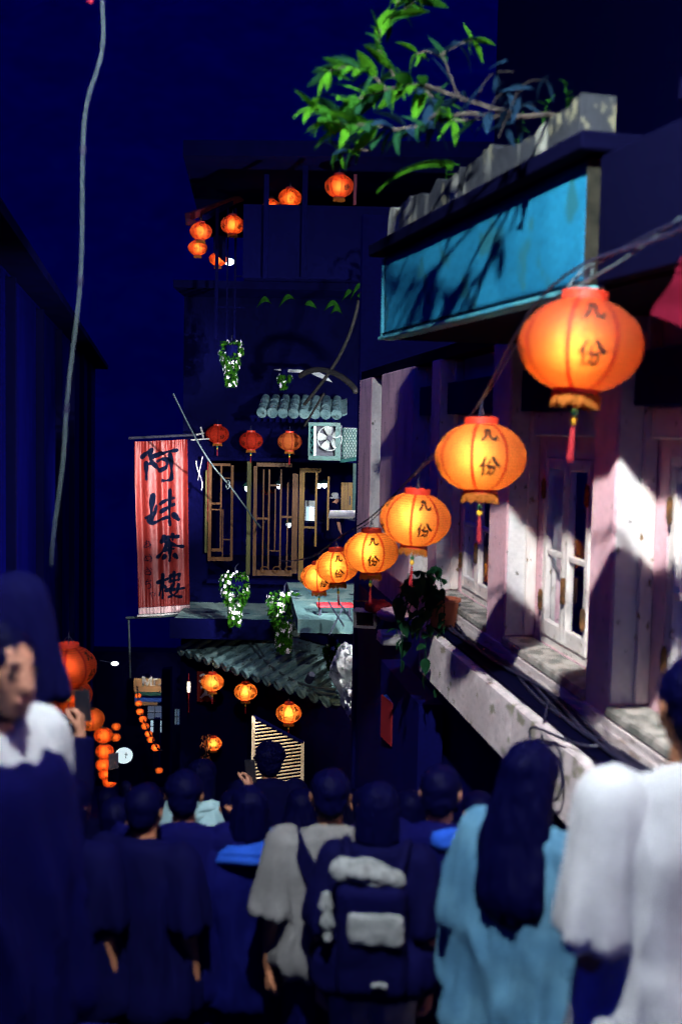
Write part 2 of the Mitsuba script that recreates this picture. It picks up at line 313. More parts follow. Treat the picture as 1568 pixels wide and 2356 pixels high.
def window(a, b, open_=0.0):
    o = -.235
    k = part(H, 'window', cat([wb(a, a + .045, o - .05, o + .03, ZS, ZH), wb(b - .045, b, o - .05, o + .03, ZS, ZH), wb(a + .045, b - .045, o - .05, o + .03, ZH - .05, ZH), wb(a + .045, b - .045, o - .05, o + .03, ZS, ZS + .05)]), 'window_paint')
    mid = (a + b) / 2
    for j, (p, q) in enumerate(((a + .050, mid - .003), (mid + .003, b - .050))):
        z0, z1, st = ZS + .055, ZH - .055, .056
        zm = -.755
        fr = cat([wb(p, p + st, o, o + .045, z0, z1, .006), wb(q - st, q, o, o + .045, z0, z1, .006), wb(p + st, q - st, o + .002, o + .043, z0, z0 + .10, .006), wb(p + st, q - st, o + .002, o + .043, z1 - .07, z1, .006), wb(p + st, q - st, o + .006, o + .038, zm - .018, zm + .018, .005)])
        part(k, 'sash', fr, 'window_paint')
        part(k, 'pane', wb(p + st, q - st, o + .018, o + .0185, z0 + .1, zm - .018), 'pane_glass'); part(k, 'pane', wb(p + st, q - st, o + .018, o + .0185, zm + .018, z1 - .07), 'pane_glass')
        hs = p + .012 if j == 0 else q - .012
        for hz in (z0 + .22, z1 - .20):
            part(k, 'hinge', W(moved(hinge, frame_at((hs, o + .058, hz), (1, 0, 0)))), 'rust')
        part(k, 'latch', W(moved(cbx(.03, .03, .16, .006), frame_at((q - .03 if j == 0 else p + .03, o + .055, zm - .2), (1, 0, 0)))), 'rust') if j == 0 else None
for a, b in wins: window(a, b)
for i in range(4):                                       # boarded band under the sills, three strips of boards
    z1 = ZS - .058 - i * .024
    if i < 4: part(H, 'board', wb(1.6 , 9.62, -.03, .022 - .0025 * (i % 2), z1 - .0225, z1, .003), 'band_board')
part(H, 'board', wb(1.6, 9.62, -.03, .014, ZS - .19, ZS - .156, .003), 'band_board')
# ledge with its concrete edge; chipped rim
led = []
def ledge(a, b):
    s = 1.6 + 7.4 * a
    prof = [(.0, -1.515), (.225, -1.525), (.25, -1.535), (.25, -1.89), (.23, -1.90), (.0, -1.90)]
    k = min(int(b * 6), 5); o, z = prof[min(int(round(b * 5)), 5)]
    c = .012 * (meshkit.fbm(np.array([s * 6, 0, 1.]), 3) - .5) * (1 if z > -1.6 else .3)
    c -= .03 * max(0, meshkit.fbm(np.array([s * 9, 4, 1.]), 3) - .62) * 4 * (o > .2 and z > -1.6)
    return (s, o + c, z + (c if o > .2 else 0))
lm, _ = sheet(ledge, 160, 6); part(H, 'ledge', W(lm), 'plinth_concrete')
part(H, 'ledge_end', wb(8.985, 9.02, 0, .24, -1.90, -1.52, .01), 'plinth_concrete')
part(H, 'gutter', wb(1.6, 8.9, .03, .195, -1.520, -1.498, .005), 'eave_board')
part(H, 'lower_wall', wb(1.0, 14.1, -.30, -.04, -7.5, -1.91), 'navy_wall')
for i in range(5):                                       # flaked paint and crumbs lying on the ledge
    pass
# upper storey set back behind the canopy
part(H, 'upper_wall', wb(1.0, 14.1, -1.75, -1.60, .6, 6.5), 'upper_timber'); part(H, 'roof_terrace', wb(1.0, 14.1, -1.60, -.02, .601, .70), 'eave_board')

# ------------------------------------------------------------------ canopy: blue fascia, eave board, stained parapet
CA, CB = np.array([.95, 4.6, 0]), np.array([.24, 7.28, 0]); CD = (CB - CA) / np.linalg.norm(CB - CA); CL = np.linalg.norm(CB - CA); CF = frame_at(CA, CD)
def cb_(s0, s1, o0, o1, z0, z1, ch=0):
    m = cbx(s1 - s0, abs(o1 - o0), z1 - z0, ch) if ch else trimesh.creation.box((s1 - s0, abs(o1 - o0), z1 - z0))
    m.apply_translation(((s0 + s1) / 2, (o0 + o1) / 2, (z0 + z1) / 2)); return moved(m, CF)
C = thing('canopy', 'blue painted canopy with a stained concrete parapet jutting out above the lanterns', 'canopy')
def fas(a, b): s, z = CL * a, .60 + .49 * b; return (s, -.012 + .010 * meshkit.fbm(np.array([s * 3, z * 3, 0]), 3), z)
fm, _ = sheet(fas, 60, 14, (0, -.03, 0)); part(C, 'fascia', moved(fm, CF), 'fascia_paint', True)
part(C, 'lip', cb_(-.02, CL + .06, -.09, .012, .572, .592, .004), 'fascia_lip'); part(C, 'lip', cb_(-.02, CL + .03, -.02, .006, .606, .612, .001), 'eave_board')
part(C, 'trim', cb_(CL + .002, CL + .022, -.05, .006, .594, 1.08, .004), 'fascia_lip'); part(C, 'trim', cb_(-.018, -.004, -.06, .004, .594, 1.09, .004), 'dark_moss')
part(C, 'eave_board', cb_(-.10, CL + .10, -.30, .075, 1.10, 1.175, .008), 'eave_board')
part(C, 'soffit', cb_(-2.4, CL + .02, -1.0, -.095, .575, .60), 'eave_board'); part(C, 'roof_slab', cb_(-2.4, CL + .02, -1.0, -.30, 1.10, 1.17), 'eave_board')
part(C, 'side_board', cb_(CL - .02, CL + .0, -.95, -.055, .60, 1.10), 'navy_timber')
def par(s0, s1, h, seed):
    def f(a, b):
        s = s0 + (s1 - s0) * a; top = h + .09 * (meshkit.fbm(np.array([s * 7, seed, 0]), 4) - .5) - .05 * meshkit.noise(np.array([s * 1.5, seed, 2.])); z = 1.176 + (top - 1.176) * b
        return (s, -.02 - .01 * b + .014 * meshkit.fbm(np.array([s * 9, z * 9, seed]), 3), z)
    m, _ = sheet(f, 70, 12, (0, -.16, 0)); return moved(m, CF)
part(C, 'parapet', par(.12, 1.42, 1.385, 1), 'stained_concrete', 40); part(C, 'parapet', par(1.50, CL - .02, 1.375, 5), 'stained_concrete', 40)
part(C, 'shade_panel', cb_(-.76, -.055, -.12, -.03, .594, 1.09, .005), 'eave_board', label='dark stretch standing for shade between the two blue fascia boards')  # shaded stretch of the blue fascia, shadow put in as dark colour
m2 = fm.copy(); m2.apply_transform(CF @ frame_at((-.79, 0, 0), (-1, 0, 0)) @ np.diag([.5, -1, 1, 1])); m2.invert()
part(C, 'fascia', m2, 'fascia_paint', True); part(C, 'eave_board', cb_(-2.0, -.76, -.30, .06, 1.10, 1.175, .008), 'eave_board')
part(C, 'parapet', par(-1.20, -.82, 1.30, 9), 'stained_concrete', 40)
q4 = [U(1580, 575, 3.75), U(1640, 650, 3.5), U(1498, 722, 3.75), U(1600, 775, 3.5)]
m, _ = sheet(lambda a, b: (q4[0] * (1 - a) + q4[1] * a) * (1 - b) + (q4[2] * (1 - a) + q4[3] * a) * b + np.array([0, .03 * math.sin(9 * b + 4 * a), 0]), 16, 16, (.003, .002, .003))
one('cloth_awning', m, 'awning_red', 'dark red cloth hanging under the canopy at the right edge', 'cloth', smooth=True)

# ------------------------------------------------------------------ flood lamp hung over the street, its wire, the lantern string
def floodlamp(pos, aim, size, power, label, col=(.92, .97, 1.0), glassrough='bulb_glass'):
    aim = np.asarray(aim, float); aim /= np.linalg.norm(aim); ex = np.cross((0, 0, 1), aim); ex /= np.linalg.norm(ex); w, h = size
    M = np.eye(4); M[:3, 0], M[:3, 1], M[:3, 2], M[:3, 3] = ex, np.cross(aim, ex), aim, pos
    k = thing('flood_lamp', label, 'lamp')
    shell = cat([moved(cbx(w * 1.3, h * 1.35, .05, .01), frame_at((0, 0, -.055), (1, 0, 0)))] + [bx(-w * .65, w * .65, sg * h * .6 - .006, sg * h * .6 + .006, -.03, .022) for sg in (-1, 1)] + [bx(sg * w * .62 - .006, sg * w * .62 + .006, -h * .59, h * .59, -.03, .022) for sg in (-1, 1)])
    part(k, 'housing', moved(shell, M), 'white_metal')
    part(k, 'bracket', moved(tube([(-w * .68, 0, -.04), (-w * .68, h * 1.2, -.06), (w * .68, h * 1.2, -.06), (w * .68, 0, -.04)], .008, 6), M), 'rust')
    g = trimesh.Trimesh([(-w / 2, -h / 2, -.012), (w / 2, -h / 2, -.012), (w / 2, h / 2, -.012), (-w / 2, h / 2, -.012)], [(0, 1, 2), (0, 2, 3)], process=False)
    kk = part(k, 'lens', moved(g, M), glassrough if power <= 0 else 'bulb_glass')
    if power > 0: scene[kk]['emitter'] = {'type': 'area', 'radiance': rgb([power / (w * h) * c for c in col]), 'sampling_weight': 8.0}
    return k
floodlamp((-.08, 1.65, 2.70), (1.1, 4.0, -2.4), (.12, .09), 260, 'white flood lamp hanging over the street, lighting the pale house')
LAMPS = [(1335, 795, 4.2, 0), (1105, 1052, 5.65, 0), (955, 1195, 7.2, 4), (853, 1270, 9.3, -4), (775, 1303, 11.8, -2), (733, 1328, 13.9, 2)]
LL = ['largest lit paper lantern, nearest of the row on the right', 'second lit lantern of the row, in front of the pale window', 'third lit lantern of the row, left of the pale pier',
      'fourth lit lantern of the row, overlapping the one behind it', 'fifth lit lantern of the row, half hidden by the fourth', 'last and lowest lit lantern of the row, beside the teahouse windows']
ROW = 'row of lit paper lanterns hung along the pale house'
LP = [U(u, v, y) for u, v, y, t in LAMPS]
for p, (u, v, y, t), l, pw in zip(LP, LAMPS, LL, (280, 275, 275, 275, 275, 275)):
    lantern(p, l, ROW, pap='paper_deep' if y < 5 else 'paper_lantern', turn=-104.5 + t + rnd.uniform(-7, 7) - math.degrees(math.atan2(p[0], p[1])), power=pw, tilt=(rnd.uniform(-4, 4), rnd.uniform(-4, 4)), weight=2.0, bulb_at=(rnd.uniform(-.02, .02), -.03, rnd.uniform(-.01, .02)))
sp = [U(1640, 470, 3.3), U(1480, 560, 3.8)] + [p + np.array([0, 0, .295]) for p in LP] + [U(640, 1290, 16.5)]
one('lantern_wire', cat([tube(smoothpts(sp, 90), .006, 6), tube(smoothpts([p + np.array([.01, .01, .03 * math.sin(i * 2.1)]) for i, p in enumerate(sp)], 90), .004, 6)]), 'black_cable', 'black wire carrying the row of lanterns beside the pale house', 'wire')
lo = smoothpts([U(1565, 500, 3.6), U(1450, 585, 3.9), U(1345, 648, 4.15), U(1310, 655, 4.3), U(1340, 620, 4.3), U(1342, 668, 4.2)], 40)
one('thin_cord', tube(lo, .004, 6), 'grey_cable', 'pale thin cord tied above the largest lantern', 'cord')
# cables lying on the ledge and the loop hanging over its edge
f = lambda s, o, z: (WF @ np.array([s, o, z, 1]))[:3]
cb = [tube(smoothpts([f(s, .08 + .05 * math.sin(s * 2.3 + j), -1.485 + .006 * j) for s in np.linspace(2.4, 8.8, 14)], 80), .009, 6) for j in range(4)]
one('ledge_cables', cat(cb), 'black_cable', 'black cables lying along the ledge below the windows', 'cable')
lp = [f(5.35, .12, -1.47), f(5.6, .27, -1.49), f(5.95, .29, -1.58), f(5.8, .285, -1.70), f(5.55, .285, -1.80), f(5.42, .29, -1.66), f(5.5, .28, -1.54), f(5.75, .28, -1.57), f(5.98, .20, -1.50), f(6.2, .12, -1.47)]
one('cable_loop', tube(smoothpts(lp, 60), .007, 6), 'black_cable', 'loop of black cable hanging over the ledge edge', 'cable')
# ------------------------------------------------------------------ plants: leafy branch over the street, fern, ivy on the ledge
def leafmat(name, c, tr=.9, rough=.45):
    scene[name] = {'type': 'principledthin', 'base_color': mikit.proc(lambda p, n, uv: mikit.Color3f if False else mikit.mix((c[0] * .6, c[1] * .6, c[2] * .6), c, mikit.noise(p.x * 19, p.y * 19, p.z * 19))), 'roughness': rough, 'spec_trans': 0.0, 'diff_trans': tr, 'eta': 1.4}
leafmat('leaf_bright', (.055, .22, .012)); leafmat('leaf_mid', (.022, .11, .012)); leafmat('leaf_dark', (.012, .06, .025)); leafmat('leaf_shaded', (.01, .03, .06))
plain('bark', worn((.004, .004, .004), (.010, .008, .008), (20, 20, 20)), .8)
def leaf_mesh(L=.13, w=.042, curl=.25, fold=.30, n=7):
    v, f = [], []
    for i in range(n):
        t = i / (n - 1); ww = w * .5 * (math.sin(math.pi * min(1, t ** .75)) ** .8 if 0 < t < 1 else .02)
        x, z = L * t, -curl * L * t * t
        v += [(x, -ww, z + fold * ww), (x, 0, z), (x, ww, z + fold * ww)]
    for i in range(n - 1):
        for j in range(2):
            a = i * 3 + j; f += [(a, a + 3, a + 4), (a, a + 4, a + 1)]
    v += [(-.018, 0, .004), (0, .0015, 0)]; f += [(len(v) - 2, 1, len(v) - 1)]
    return trimesh.Trimesh(v, f, process=False)
LEAVES = [mikit.ply(leaf_mesh(.13, .044, .28), None, True), mikit.ply(leaf_mesh(.11, .036, .5, .45), None, True), mikit.ply(leaf_mesh(.15, .048, .12, .2), None, True)]
def leaf_to(pos, d, roll, size=1.0):
    d = np.asarray(d, float); d /= np.linalg.norm(d); s = np.cross((0, 0, 1), d)
    if np.linalg.norm(s) < .05: s = np.array([1., 0, 0])
    s /= np.linalg.norm(s); u = np.cross(d, s); c, k = math.cos(roll), math.sin(roll); s2, u2 = s * c + u * k, u * c - s * k
    M = np.eye(4); M[:3, 0], M[:3, 1], M[:3, 2], M[:3, 3] = d * size, s2 * size, u2 * size, pos
    return T(M)
tree = thing('overhanging_tree', 'green leafy branches reaching in from the upper right over the street', 'tree')
plain('twig', worn((.015, .012, .01), (.06, .05, .04), (20, 20, 20)), .8)
root = U(1296, 345, 5.25)
def px(l): return [U(*q) for q in l]
BR = [(px([(1292, 268, 5.05), (1240, 262, 4.95), (1150, 268, 4.85), (1060, 262, 4.8), (960, 292, 4.75), (850, 290, 4.7), (770, 272, 4.65), (722, 246, 4.6)]), .012),
      (px([(1180, 262, 4.87), (1075, 228, 4.9), (1010, 205, 4.9), (960, 196, 4.85), (890, 205, 4.8), (820, 228, 4.75), (765, 262, 4.7)]), .010),
      (px([(1010, 205, 4.9), (940, 190, 4.95), (890, 150, 5.0), (872, 90, 5.0), (892, 45, 5.05), (915, -10, 5.1)]), .008),
      (px([(1075, 228, 4.9), (1030, 160, 5.0), (1010, 128, 5.0), (960, 122, 5.0)]), .006), (px([(1010, 128, 5.0), (1050, 104, 5.0), (1085, 92, 5.05)]), .005),
      (px([(890, 205, 4.8), (850, 170, 4.8), (800, 155, 4.75), (755, 168, 4.7)]), .006), (px([(960, 292, 4.75), (1000, 262, 4.7), (1020, 240, 4.7)]), .005),
      (px([(1150, 268, 4.85), (1080, 275, 4.7), (1040, 276, 4.7)]), .005), (px([(850, 290, 4.7), (800, 288, 4.6), (745, 272, 4.55)]), .005),
      (px([(892, 45, 5.05), (930, 20, 5.1), (960, -5, 5.1)]), .005), (px([(960, 196, 4.85), (985, 215, 4.8), (1000, 245, 4.75)]), .005),
      (px([(850, 345, 5.6), (820, 342, 5.6), (775, 345, 5.6)]), .004)]
part(tree, 'trunk', cat([tube(smoothpts([root, U(1300, 300, 5.15), BR[0][0][0]], 16), np.linspace(.026, .012, 16), 8)]), 'bark', 40)
wood = []
for k, (pl, r) in enumerate(BR):
    q = smoothpts(pl, 30); q = q + .012 * (meshkit.noise(np.c_[np.arange(30) * .6, np.full(30, k * 3.), np.zeros(30)])[:, None] - .5)
    part(tree, 'branch', tube(q, np.linspace(r, .003, 30), 6), 'twig', 40)
def leafkey(k, pos, d, m, size, roll=None):
    key = numbered(k + '__leaf')
    scene[key] = {**LEAVES[rnd.randrange(3)], 'bsdf': bs(m), 'to_world': leaf_to(pos, d, rnd.uniform(-.7, .7) if roll is None else roll, size)}
for bi, (pl, r) in enumerate(BR):
    q = smoothpts(pl, 60); n = {0: 34, 1: 32, 2: 30, 3: 6, 4: 5, 5: 18, 6: 6, 7: 4, 8: 16, 9: 8, 10: 6, 11: 7}[bi]
    lo_ = {0: .52, 1: .45, 2: .15}.get(bi, .15)
    for i in range(n):
        t = lo_ + (1 - lo_) * (i + rnd.random() * .6) / n; j = min(58, int(t * 59)); tan = q[j + 1] - q[j]; tan /= np.linalg.norm(tan)
        side = np.cross(tan, (0, 0, 1)); a = i * 2.4 + rnd.uniform(-.5, .5)
        d = tan * rnd.uniform(.3, 1.0) + side * math.cos(a) * .9 + np.array([0, 0, 1]) * (math.sin(a) * .5 + rnd.uniform(-.25, .05))
        leafkey(tree, q[j], d, rnd.choice(['leaf_bright', 'leaf_bright', 'leaf_mid', 'leaf_mid', 'leaf_dark'] if bi in (1, 2, 5, 8, 9) or (bi == 0 and t > .75) else ['leaf_dark', 'leaf_shaded']), rnd.uniform(.65, 1.3))  # right branches take shaded tones, fading light put into leaf colour
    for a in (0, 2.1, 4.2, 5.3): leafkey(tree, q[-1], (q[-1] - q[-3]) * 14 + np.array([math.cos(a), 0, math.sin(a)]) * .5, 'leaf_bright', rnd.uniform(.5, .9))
# hanging sprays between lamp and fascia; their shadows fall on the blue board
for x, y, z in ((.57, 4.66, 1.30), (.63, 4.70, 1.25), (.52, 4.58, 1.35), (.66, 4.62, 1.33)):
    b = np.array([x, y, z]); part(tree, 'branch', tube(smoothpts([b + (.14, .12, .10), b + (.03, .03, .05), b, b + (-.02, .0, -.06)], 10), .003, 5), 'bark')
    for i in range(5): leafkey(tree, b + np.array([.12 - .03 * i + rnd.uniform(-.03, .03), rnd.uniform(-.05, .05), .09 - .03 * i]), (rnd.uniform(-1, .6), rnd.uniform(-.9, .9), rnd.uniform(-.9, .1)), 'leaf_shaded', rnd.uniform(.6, 1.0))
# a few weeds rooted on the parapet
weed = thing('wall_weed', 'sprig of weeds growing on the parapet of the canopy', 'plant')
for s in (.4, .62, .9, 1.9): 
    b = (CF @ np.array([s, -.09, 1.38, 1]))[:3]
    part(weed, 'stem', tube(smoothpts([b - (0, 0, .03), b + (.0, -.01, .06), b + (rnd.uniform(-.05, .05), -.05, .12)], 8), .0025, 5), 'leaf_mid')
    for i in range(6): leafkey(weed, b + np.array([0, -.015 * i * .5, .02 * i]), (rnd.uniform(-1, 1), -.6, rnd.uniform(-.2, .6)), 'leaf_mid', rnd.uniform(.25, .5))
fern = thing('fern', 'single arching fern frond growing out of the parapet', 'plant')
fq = smoothpts(px([(1056, 380, 6.0), (1015, 372, 6.0), (960, 378, 5.95), (905, 405, 5.9), (866, 440, 5.85)]), 60)
part(fern, 'stem', tube(fq, np.linspace(.005, .0015, 60), 5), 'leaf_mid')
for i in range(3, 59):
    for sgn in (-1, 1):
        tan = fq[min(i + 1, 59)] - fq[i - 1]; d = tan / np.linalg.norm(tan) * .3 + np.array([0, sgn * .5, -.55 if sgn > 0 else .25])
        key = numbered(fern + '__leaf'); scene[key] = {**LEAVES[0], 'bsdf': bs('leaf_bright'), 'to_world': leaf_to(fq[i], d, rnd.uniform(-.3, .3), .30 * (1 - .6 * i / 60))}
# trailing plant at the far end of the ledge
iv = thing('ledge_plant', 'dark trailing plant with broad leaves at the far end of the ledge', 'plant')
IV = mikit.ply(leaf_mesh(.13, .085, .35, .3, 8), None, True)
part(iv, 'pot', moved(lathe([(.0, 0), (.09, 0), (.12, .19), (.135, .20), (.135, .22), (.11, .22), (.10, .15), (0, .15)], 20), frame_at((WF @ np.array([8.72, .13, -1.497, 1]))[:3], (1, 0, 0))), 'orange_paint', 40)
for k in range(9):
    b = (WF @ np.array([8.72 + rnd.uniform(-.06, .06), .13, -1.30, 1]))[:3]
    e1 = b + np.array([rnd.uniform(-.28, .05), rnd.uniform(-.35, .25), rnd.uniform(.0, .30)]); e2 = e1 + np.array([rnd.uniform(-.18, .0), rnd.uniform(-.12, .06), -rnd.uniform(.15, .75)])
    q = smoothpts([b, e1, e2], 24); part(iv, 'stem', tube(q, .004, 5), 'leaf_dark')
    for i in range(2, 24, 2):
        key = numbered(iv + '__leaf'); scene[key] = {**IV, 'bsdf': bs('leaf_dark'), 'to_world': leaf_to(q[i], (rnd.uniform(-1, .4), rnd.uniform(-1, .3), rnd.uniform(-.9, .1)), rnd.uniform(-.6, .6), rnd.uniform(.6, 1.15))}
# loose cable hanging at the left, red tassel tip at the top
cab = smoothpts(px([(190, -900, 4.1), (225, -300, 4.05), (236, 20, 4.0), (232, 130, 4.0), (205, 215, 4.0), (191, 330, 4.0), (188, 560, 4.0), (181, 690, 4.0), (168, 800, 4.0), (153, 940, 4.0), (146, 1050, 4.0), (131, 1170, 4.0), (118, 1300, 4.05)]), 120)
hc = thing('hanging_cable', 'pale thick cable hanging down the dark left side of the street', 'cable')
part(hc, 'strand', tube(cab, .0035, 8), 'grey_cable', True)
for i in (66, 82, 98): part(hc, 'tie', tube(cab[i:i + 2], .0075, 8), 'black_cable')
tt = px([(216, -900, 3.6), (213, -160, 3.6), (212, -120, 3.6), (210, -60, 3.6), (208, 6, 3.6)])
one('silk_tassel', cat([tube(tt, [.003, .003, .010, .012, .007], 8)]), 'red_silk', 'tip of a red silk tassel hanging in at the top edge, left', 'tassel')
# ------------------------------------------------------------------ the teahouse across the street
plain('ochre_wood', worn((.16, .08, .010), (.24, .12, .015), (4, 4, 1.2)), .5); plain('olive_wood', worn((.06, .06, .012), (.09, .085, .02), (4, 4, 1)), .55); plain('brown_wood', worn((.09, .035, .008), (.13, .05, .012), (4, 4, 1)), .5)
plain('dark_timber', worn((.0003, .0005, .022), (.0006, .0008, .03), (2, 2, .6)), .85, .05)
bumped('roof_tile', worn((.06, .12, .13), (.12, .20, .20), (5, 5, 5), c3=(.03, .05, .05)), .75, lambda p, n, uv: mikit.fbm(p.x * 30, p.y * 30, p.z * 30, 2), .004)
plain('green_frame', worn((.012, .055, .05), (.02, .085, .075), (7, 7, 7)), .5); plain('fan_metal', worn((.28, .31, .30), (.38, .40, .38), (9, 9, 9)), .45, .5)
plain('terrace_concrete', worn((.05, .10, .10), (.12, .17, .15), (1.5, 1.5, 1.5), .45, .6, c3=(.01, .02, .04)), .85); plain('dark_iron', (.02, .022, .04), .5)
plain('ink_blue', (.0008, .003, .014), .8, .05); plain('banner_hem', (.62, .40, .38), .9)
bumped('banner_cloth', worn((.17, .013, .010), (.21, .020, .015), (3, 3, .5)), .48, lambda p, n, uv: mikit.fbm(p.x * 120, p.y * 120, p.z * 120, 2), .0006, .4)
plain('flower', (.80, .72, .78), .6); plain('lamp_glass', (.9, .9, .9), .3); plain('cloth_white', (.70, .70, .68), .9); plain('blue_trunk', (.02, .03, .12), .8)
def Q(u0, v0, u1, v1, y, th, m=None):
    a, b = U((u0 + u1) / 2, v0, y), U((u0 + u1) / 2, v1, y); w = abs(u1 - u0) / FPX * y
    x = (a[0] + b[0]) / 2
    return bx(x - w / 2, x + w / 2, y, y + th, min(a[2], b[2]), max(a[2], b[2]))
TH = thing('teahouse', 'dark timber teahouse with ochre lattice windows behind the hanging banner', 'building')
YF = 22.6
# shell: walls round the window band, an inner room, floors
x0, x1 = U(420, 987, YF)[0], U(1000, 987, YF)[0]
zs, zh = U(600, 1335, YF)[2], U(600, 1062, YF)[2]
part(TH, 'wall', bx(x0, x1, YF + .05, YF + .25, gz(22) - 3, zs), 'dark_timber'); part(TH, 'wall', bx(x0, x1, YF + .05, YF + .25, zh, 2.6), 'dark_timber')
part(TH, 'wall', bx(x0, U(476, 1200, YF)[0], YF + .05, YF + .25, zs, zh), 'dark_timber'); part(TH, 'wall', bx(x0, x1, 27.5, 27.7, gz(22) - 3, 2.6), 'navy_timber'); part(TH, 'wall', bx(x0, x0 + .2, YF + .25, 27.5, gz(22) - 3, 2.6), 'dark_timber')
part(TH, 'floor', bx(x0 + .2, x1, YF + .25, 27.5, zs - .25, zs - .05), 'dark_timber'); part(TH, 'ceiling', bx(x0 + .2, x1, YF + .25, 27.5, zh + .3, zh + .45), 'dark_timber')
# window leaves (photo rows and columns turned into metres at the facade)
def post(u0, u1, v0, v1, m, y=YF - .10, th=.12): return part(TH, 'post', Q(u0, v0, u1, v1, y, th), m)
post(471.5, 476, 1082, 1272, 'olive_wood'); post(567, 576, 1062, 1322, 'olive_wood'); post(687, 698.5, 1077, 1362, 'ochre_wood'); post(811, 819, 1066, 1182, 'green_frame'); post(476, 478, 1062, 1200, 'red_cloth', YF - .06, .06)
def leaf_(verts, rails, m, y, panes, pm='pane_glass'):
    w = part(TH, 'window', cat([Q(a, b, c, d, y, .05) for a, b, c, d in verts]), m)
    if rails: part(w, 'glazing_bar', cat([Q(a, b, c, d, y + .008, .034) for a, b, c, d in rails]), m)
    for a, b, c, d in panes: part(w, 'pane', Q(a, b, c, d, y + .022, .004), pm)
    return w
leaf_([(478.5, 1066, 486, 1291), (530, 1070, 536, 1290), (486, 1282, 530, 1291), (486, 1066, 530, 1072)], [(506, 1072, 510, 1262), (511, 1172, 513.5, 1282), (486.5, 1156, 506, 1161), (486.5, 1171, 511, 1174), (513.5, 1240, 530, 1243), (510, 1099, 530, 1101), (487, 1262, 510, 1269)], 'brown_wood', YF - .08, [(486, 1072, 530, 1282)])
leaf_([(582, 1072, 590, 1325), (671, 1090, 684, 1320), (590, 1065, 671, 1074), (590, 1312, 671, 1325)], [(616, 1080, 620, 1312), (643, 1080, 647, 1312), (590, 1191, 616, 1195.5), (620, 1114.5, 643, 1118.5), (647, 1187, 671, 1192), (620, 1266, 643, 1269), (603.5, 1080, 606.5, 1312), (631, 1125, 634, 1268), (659, 1110, 662, 1312)], 'brown_wood', YF - .08, [(590, 1074, 671, 1312)])
leaf_([(698.5, 1077, 738, 1087), (724, 1087, 729, 1258), (752, 1096, 757, 1220)], [(698.5, 1211, 724, 1216)], 'ochre_wood', YF - .08, [])
part(TH, 'door_leaf', Q(784, 1110, 810, 1192, YF - .06, .05), 'ochre_wood'); part(TH, 'door_leaf', cat([Q(791, 1112, 792.5, 1190, YF - .07, .02), Q(799, 1112, 800.5, 1190, YF - .07, .02)]), 'brown_wood')
hk = part(TH, 'door_handle', Q(803, 1142, 806, 1162, YF - .09, .03), 'dark_iron')
part(TH, 'sill', Q(474, 1335, 690, 1344, YF - .25, .30), 'dark_timber'); part(TH, 'beam', Q(462, 1054, 830, 1062, YF - .14, .16), 'dark_timber')
for i in range(3):
    g = [U(607 + 28 * i + 11 * math.cos(a) * (1 - a / 9), 1312 - 10 * math.sin(a) * (1 - a / 9), YF - .16) for a in np.linspace(0, 6.5, 26)]
    part(TH, 'scroll_ornament', tube(g, .014, 6), 'brown_wood')
# things inside, seen through the open leaf: a counter, a lit sign board, lamps, a person in a white hat comes later
one('counter', cat([Q(700, 1206, 757, 1225, 23.6, .7), Q(698, 1203, 760, 1207, 23.5, .9)]), 'dark_timber', 'dark counter inside the teahouse behind the open window', 'counter')
k = thing('lit_panel', 'bright white menu panel standing on the counter inside the teahouse', 'panel'); part(k, 'frame', Q(701.5, 1152, 725, 1209, 24.0, .05), 'fan_metal')
scene[part(k, 'face', Q(704, 1166, 722.5, 1206, 23.985, .012), 'lamp_glass')]['emitter'] = {'type': 'area', 'radiance': rgb((.45, .75, .95)), 'sampling_weight': .5}
for i, (u, v, y, p) in enumerate(((746, 1116, 25.0, 7), (733, 1117, 25.6, 5), (664, 1207, 24.5, 2.0), (641, 1118, 25.5, 2.2), (568, 1123, 24.2, 3))):
    k = thing('ceiling_lamp', ('white ceiling lamp glowing inside the open teahouse window', 'small white lamp left of the brighter ceiling lamp in the teahouse', 'low white lamp behind the lattice window of the teahouse', 'dim lamp high behind the lattice window of the teahouse', 'small lamp beside the olive post of the teahouse')[i], 'lamp')
    b = trimesh.creation.icosphere(2, .055); b.apply_scale((1, 1, 1.3)); b.apply_translation(U(u, v, y)); scene[part(k, 'bulb', b, 'lamp_glass', True)]['emitter'] = {'type': 'area', 'radiance': rgb((.75 * p, .92 * p, p)), 'sampling_weight': .6}
    c = U(u, v, y); part(k, 'rod', tube([c + (0, 0, .07), (c[0], y, zh + .3)], .008, 5), 'dark_iron'); part(k, 'shade', moved(lathe([(.02, .12), (.035, .12), (.11, .05), (.105, .045), (.03, .11)], 16), frame_at(c, (1, 0, 0))), 'green_frame', 40)
